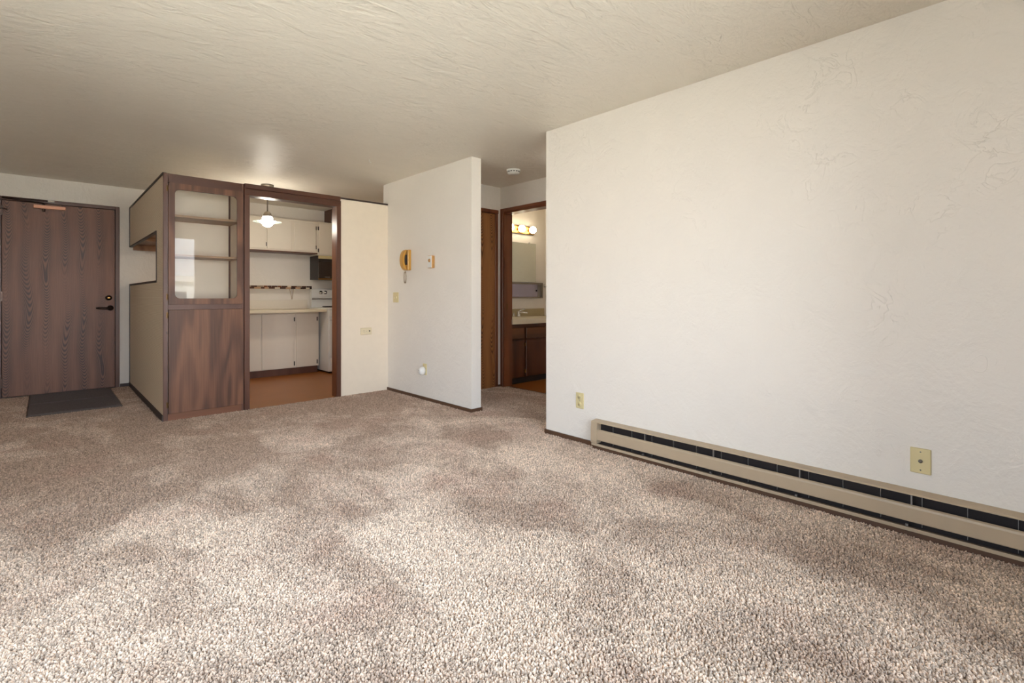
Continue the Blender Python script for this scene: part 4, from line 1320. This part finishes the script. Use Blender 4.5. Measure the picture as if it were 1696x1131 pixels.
# ================================================================= BASEBOARD HEATER
HY0, HY1 = -0.30, 2.203
ht = thing('baseboard_heater', 'long beige electric baseboard heater at the foot of the right wall', 'heater', (XR, 0.95, 0))
X = XR - 0.0105
bx('back_plate', M['heater_dark'], X - 0.004, X, HY0, HY1 - 0.004, 0.040, 0.200, ht)
bm = bmesh.new()
prism(bm, [(XR - 0.0005, 0.209), (XR - 0.056, 0.203), (XR - 0.060, 0.199), (XR - 0.060, 0.1955), (XR - 0.057, 0.1955), (XR - 0.056, 0.200), (XR - 0.0005, 0.2055)], 'Y', HY0, HY1)
obj('top_cover', bm, M['heater'], ht)
bm = bmesh.new()
prism(bm, [(XR - 0.048, 0.150), (XR - 0.056, 0.145), (XR - 0.060, 0.136), (XR - 0.060, 0.079), (XR - 0.058, 0.075), (XR - 0.057, 0.078), (XR - 0.057, 0.134), (XR - 0.054, 0.142), (XR - 0.048, 0.147)], 'Y', HY0 + 0.05, HY1 - 0.052)
obj('front_panel', bm, M['heater'], ht)
bm = bmesh.new()
prism(bm, [(XR - 0.011, 0.0355), (XR - 0.058, 0.0355), (XR - 0.0585, 0.049), (XR - 0.061, 0.049), (XR - 0.061, 0.033), (XR - 0.011, 0.033)], 'Y', HY0, HY1 - 0.003)
obj('bottom_tray', bm, M['heater'], ht)
bx('base_block', M['base'], XR - 0.052, XR - 0.0102, HY0, HY1 - 0.006, 0.0005, 0.0325, ht, label='brown strip under the heater')  # brown strip filling in below the tray
for ya, yb in ((HY1 - 0.052, HY1 - 0.001), (HY0, HY0 + 0.05)):
    bm = bmesh.new()
    prism(bm, [(XR - 0.0110, 0.0515), (XR - 0.064, 0.0515), (XR - 0.067, 0.070), (XR - 0.067, 0.140), (XR - 0.060, 0.195), (XR - 0.0110, 0.195)], 'Y', ya, yb)
    obj('end_cap', bm, M['heater'], ht)
y = HY1 - 0.16
i = 0
fin = None
while y > HY0 + 0.06:
    if fin is None:
        bm = bmesh.new()
        box(bm, XR - 0.024, XR - 0.0150, y - 0.0010, y + 0.0010, 0.048, 0.192)
        fin = obj('divider_fin', bm, M['steel'], ht)
        fy = y
    else:
        c = fin.copy()
        c.location = (0, y - fy, 0)
        COL.objects.link(c)
    if i % 3 == 2:
        bx('bracket', M['steel'], XR - 0.054, XR - 0.040, y + 0.030, y + 0.036, 0.150, 0.192, ht)
        bx('bracket', M['steel'], XR - 0.054, XR - 0.040, y + 0.045, y + 0.055, 0.050, 0.060, ht)
    y -= 0.152
    i += 1
bm = bmesh.new()
tube(bm, [(XR - 0.033, HY1 - 0.055, 0.095), (XR - 0.033, HY0 + 0.055, 0.095)], 0.008, 8)
obj('heating_element', bm, M['heater_dark'], ht)

# ================================================================= DOOR MAT
mt = thing('door_mat', 'dark brown ribbed rubber mat in front of the entry door', 'mat', (0.21, 6.85, 0.012))
bm = bmesh.new()
mx0, mx1 = -0.125, 0.556
prof = []
for (ya, yb) in ((6.195, 6.80), (6.83, 7.50)):
    box(bm, mx0, mx1, ya, yb, 0.006, 0.018)
box(bm, mx0, mx1, 6.80, 6.83, 0.006, 0.013)
obj('mat_base', bm, M['mat'], mt)
bm = bmesh.new()
y = 6.215
while y < 7.49:
    if not 6.785 < y < 6.84:
        box(bm, mx0 + 0.01, mx1 - 0.01, y, y + 0.014, 0.018, 0.0235)
    y += 0.030
obj('mat_ribs', bm, M['mat'], mt, kind='stuff')

# ================================================================= CARPET PILE
def grid_pts(x0, x1, y0, y1, s):
    nx = int((x1 - x0) / s); ny = int((y1 - y0) / s)
    gx, gy = np.meshgrid(np.arange(nx), np.arange(ny))
    px = x0 + (gx + 0.5 + rng.uniform(-0.48, 0.48, gx.shape)) * s
    py = y0 + (gy + 0.5 + rng.uniform(-0.48, 0.48, gx.shape)) * s
    return np.stack([px.ravel(), py.ravel()], 1)


SP = 0.0070
P = np.concatenate([grid_pts(XL + 0.012, XR - 0.012, YW, YP - 0.004, SP), grid_pts(XL + 0.012, XP - 0.012, YP - 0.004, YE - 0.012, SP),
                    grid_pts(XR - 0.012, 4.045, YR + 0.012, YH - 0.004, SP)])
keep = np.ones(len(P), bool)
keep &= ~((P[:, 0] > XR - 0.014) & (P[:, 0] < XR + TW + 0.014) & (P[:, 1] > YS - 0.013))
keep &= ~((P[:, 0] > mx0 - 0.002) & (P[:, 0] < mx1 + 0.002) & (P[:, 1] > 6.193) & (P[:, 1] < 7.502))
keep &= ~((P[:, 0] > XH - 0.02) & ((P[:, 1] < BD0 + 0.018) | (P[:, 1] > BD1 - 0.018)))
P = P[keep]
me = bpy.data.meshes.new('carpet_pile')
me.vertices.add(len(P))
co = np.zeros((len(P), 3), np.float32)
co[:, :2] = P
me.vertices.foreach_set('co', co.ravel())
me.update()
pile = bpy.data.objects.new('carpet_pile', me)
COL.objects.link(pile)
pile['kind'] = 'stuff'
pile['label'] = 'thick beige twisted carpet pile covering the floor'
pile['category'] = 'carpet'
# one yarn tuft
bm = bmesh.new()
rings = []
for (r, z, dx) in ((0.0030, -0.002, 0), (0.0040, 0.0035, 0.0004), (0.0035, 0.008, 0.001), (0.0018, 0.0108, 0.0018)):
    rings.append([bm.verts.new((dx + r * math.cos(a), r * math.sin(a) * 0.8, z)) for a in [2 * math.pi * k / 5 + z * 90 for k in range(5)]])
for a, b_ in zip(rings, rings[1:]):
    for i in range(5):
        j = (i + 1) % 5
        bm.faces.new([a[i], a[j], b_[j], b_[i]])
bm.faces.new(rings[-1])
tm = bpy.data.meshes.new('yarn_tuft')
bm.to_mesh(tm); bm.free()
ng = bpy.data.node_groups.new('pile_nodes', 'GeometryNodeTree')
ng.interface.new_socket('Geometry', in_out='INPUT', socket_type='NodeSocketGeometry')
ng.interface.new_socket('Geometry', in_out='OUTPUT', socket_type='NodeSocketGeometry')
gi = ng.nodes.new('NodeGroupInput'); go = ng.nodes.new('NodeGroupOutput')
tob = bpy.data.objects.new('yarn_tuft', tm)      # never linked to the scene: only the shape to instance
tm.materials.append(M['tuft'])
oi = ng.nodes.new('GeometryNodeObjectInfo'); oi.inputs['Object'].default_value = tob
iop = ng.nodes.new('GeometryNodeInstanceOnPoints')
rv = ng.nodes.new('FunctionNodeRandomValue'); rv.data_type = 'FLOAT_VECTOR'
rv.inputs[0].default_value = (-0.75, -0.75, 0.0); rv.inputs[1].default_value = (0.75, 0.75, 6.283)
rs = ng.nodes.new('FunctionNodeRandomValue'); rs.data_type = 'FLOAT'
rs.inputs[2].default_value = 0.85; rs.inputs[3].default_value = 1.25
ng.links.new(gi.outputs[0], iop.inputs['Points'])
ng.links.new(oi.outputs['Geometry'], iop.inputs['Instance'])
ng.links.new(rv.outputs[0], iop.inputs['Rotation'])
ng.links.new(rs.outputs[1], iop.inputs['Scale'])
ng.links.new(iop.outputs['Instances'], go.inputs[0])
md_ = pile.modifiers.new('pile', 'NODES')
md_.node_group = ng
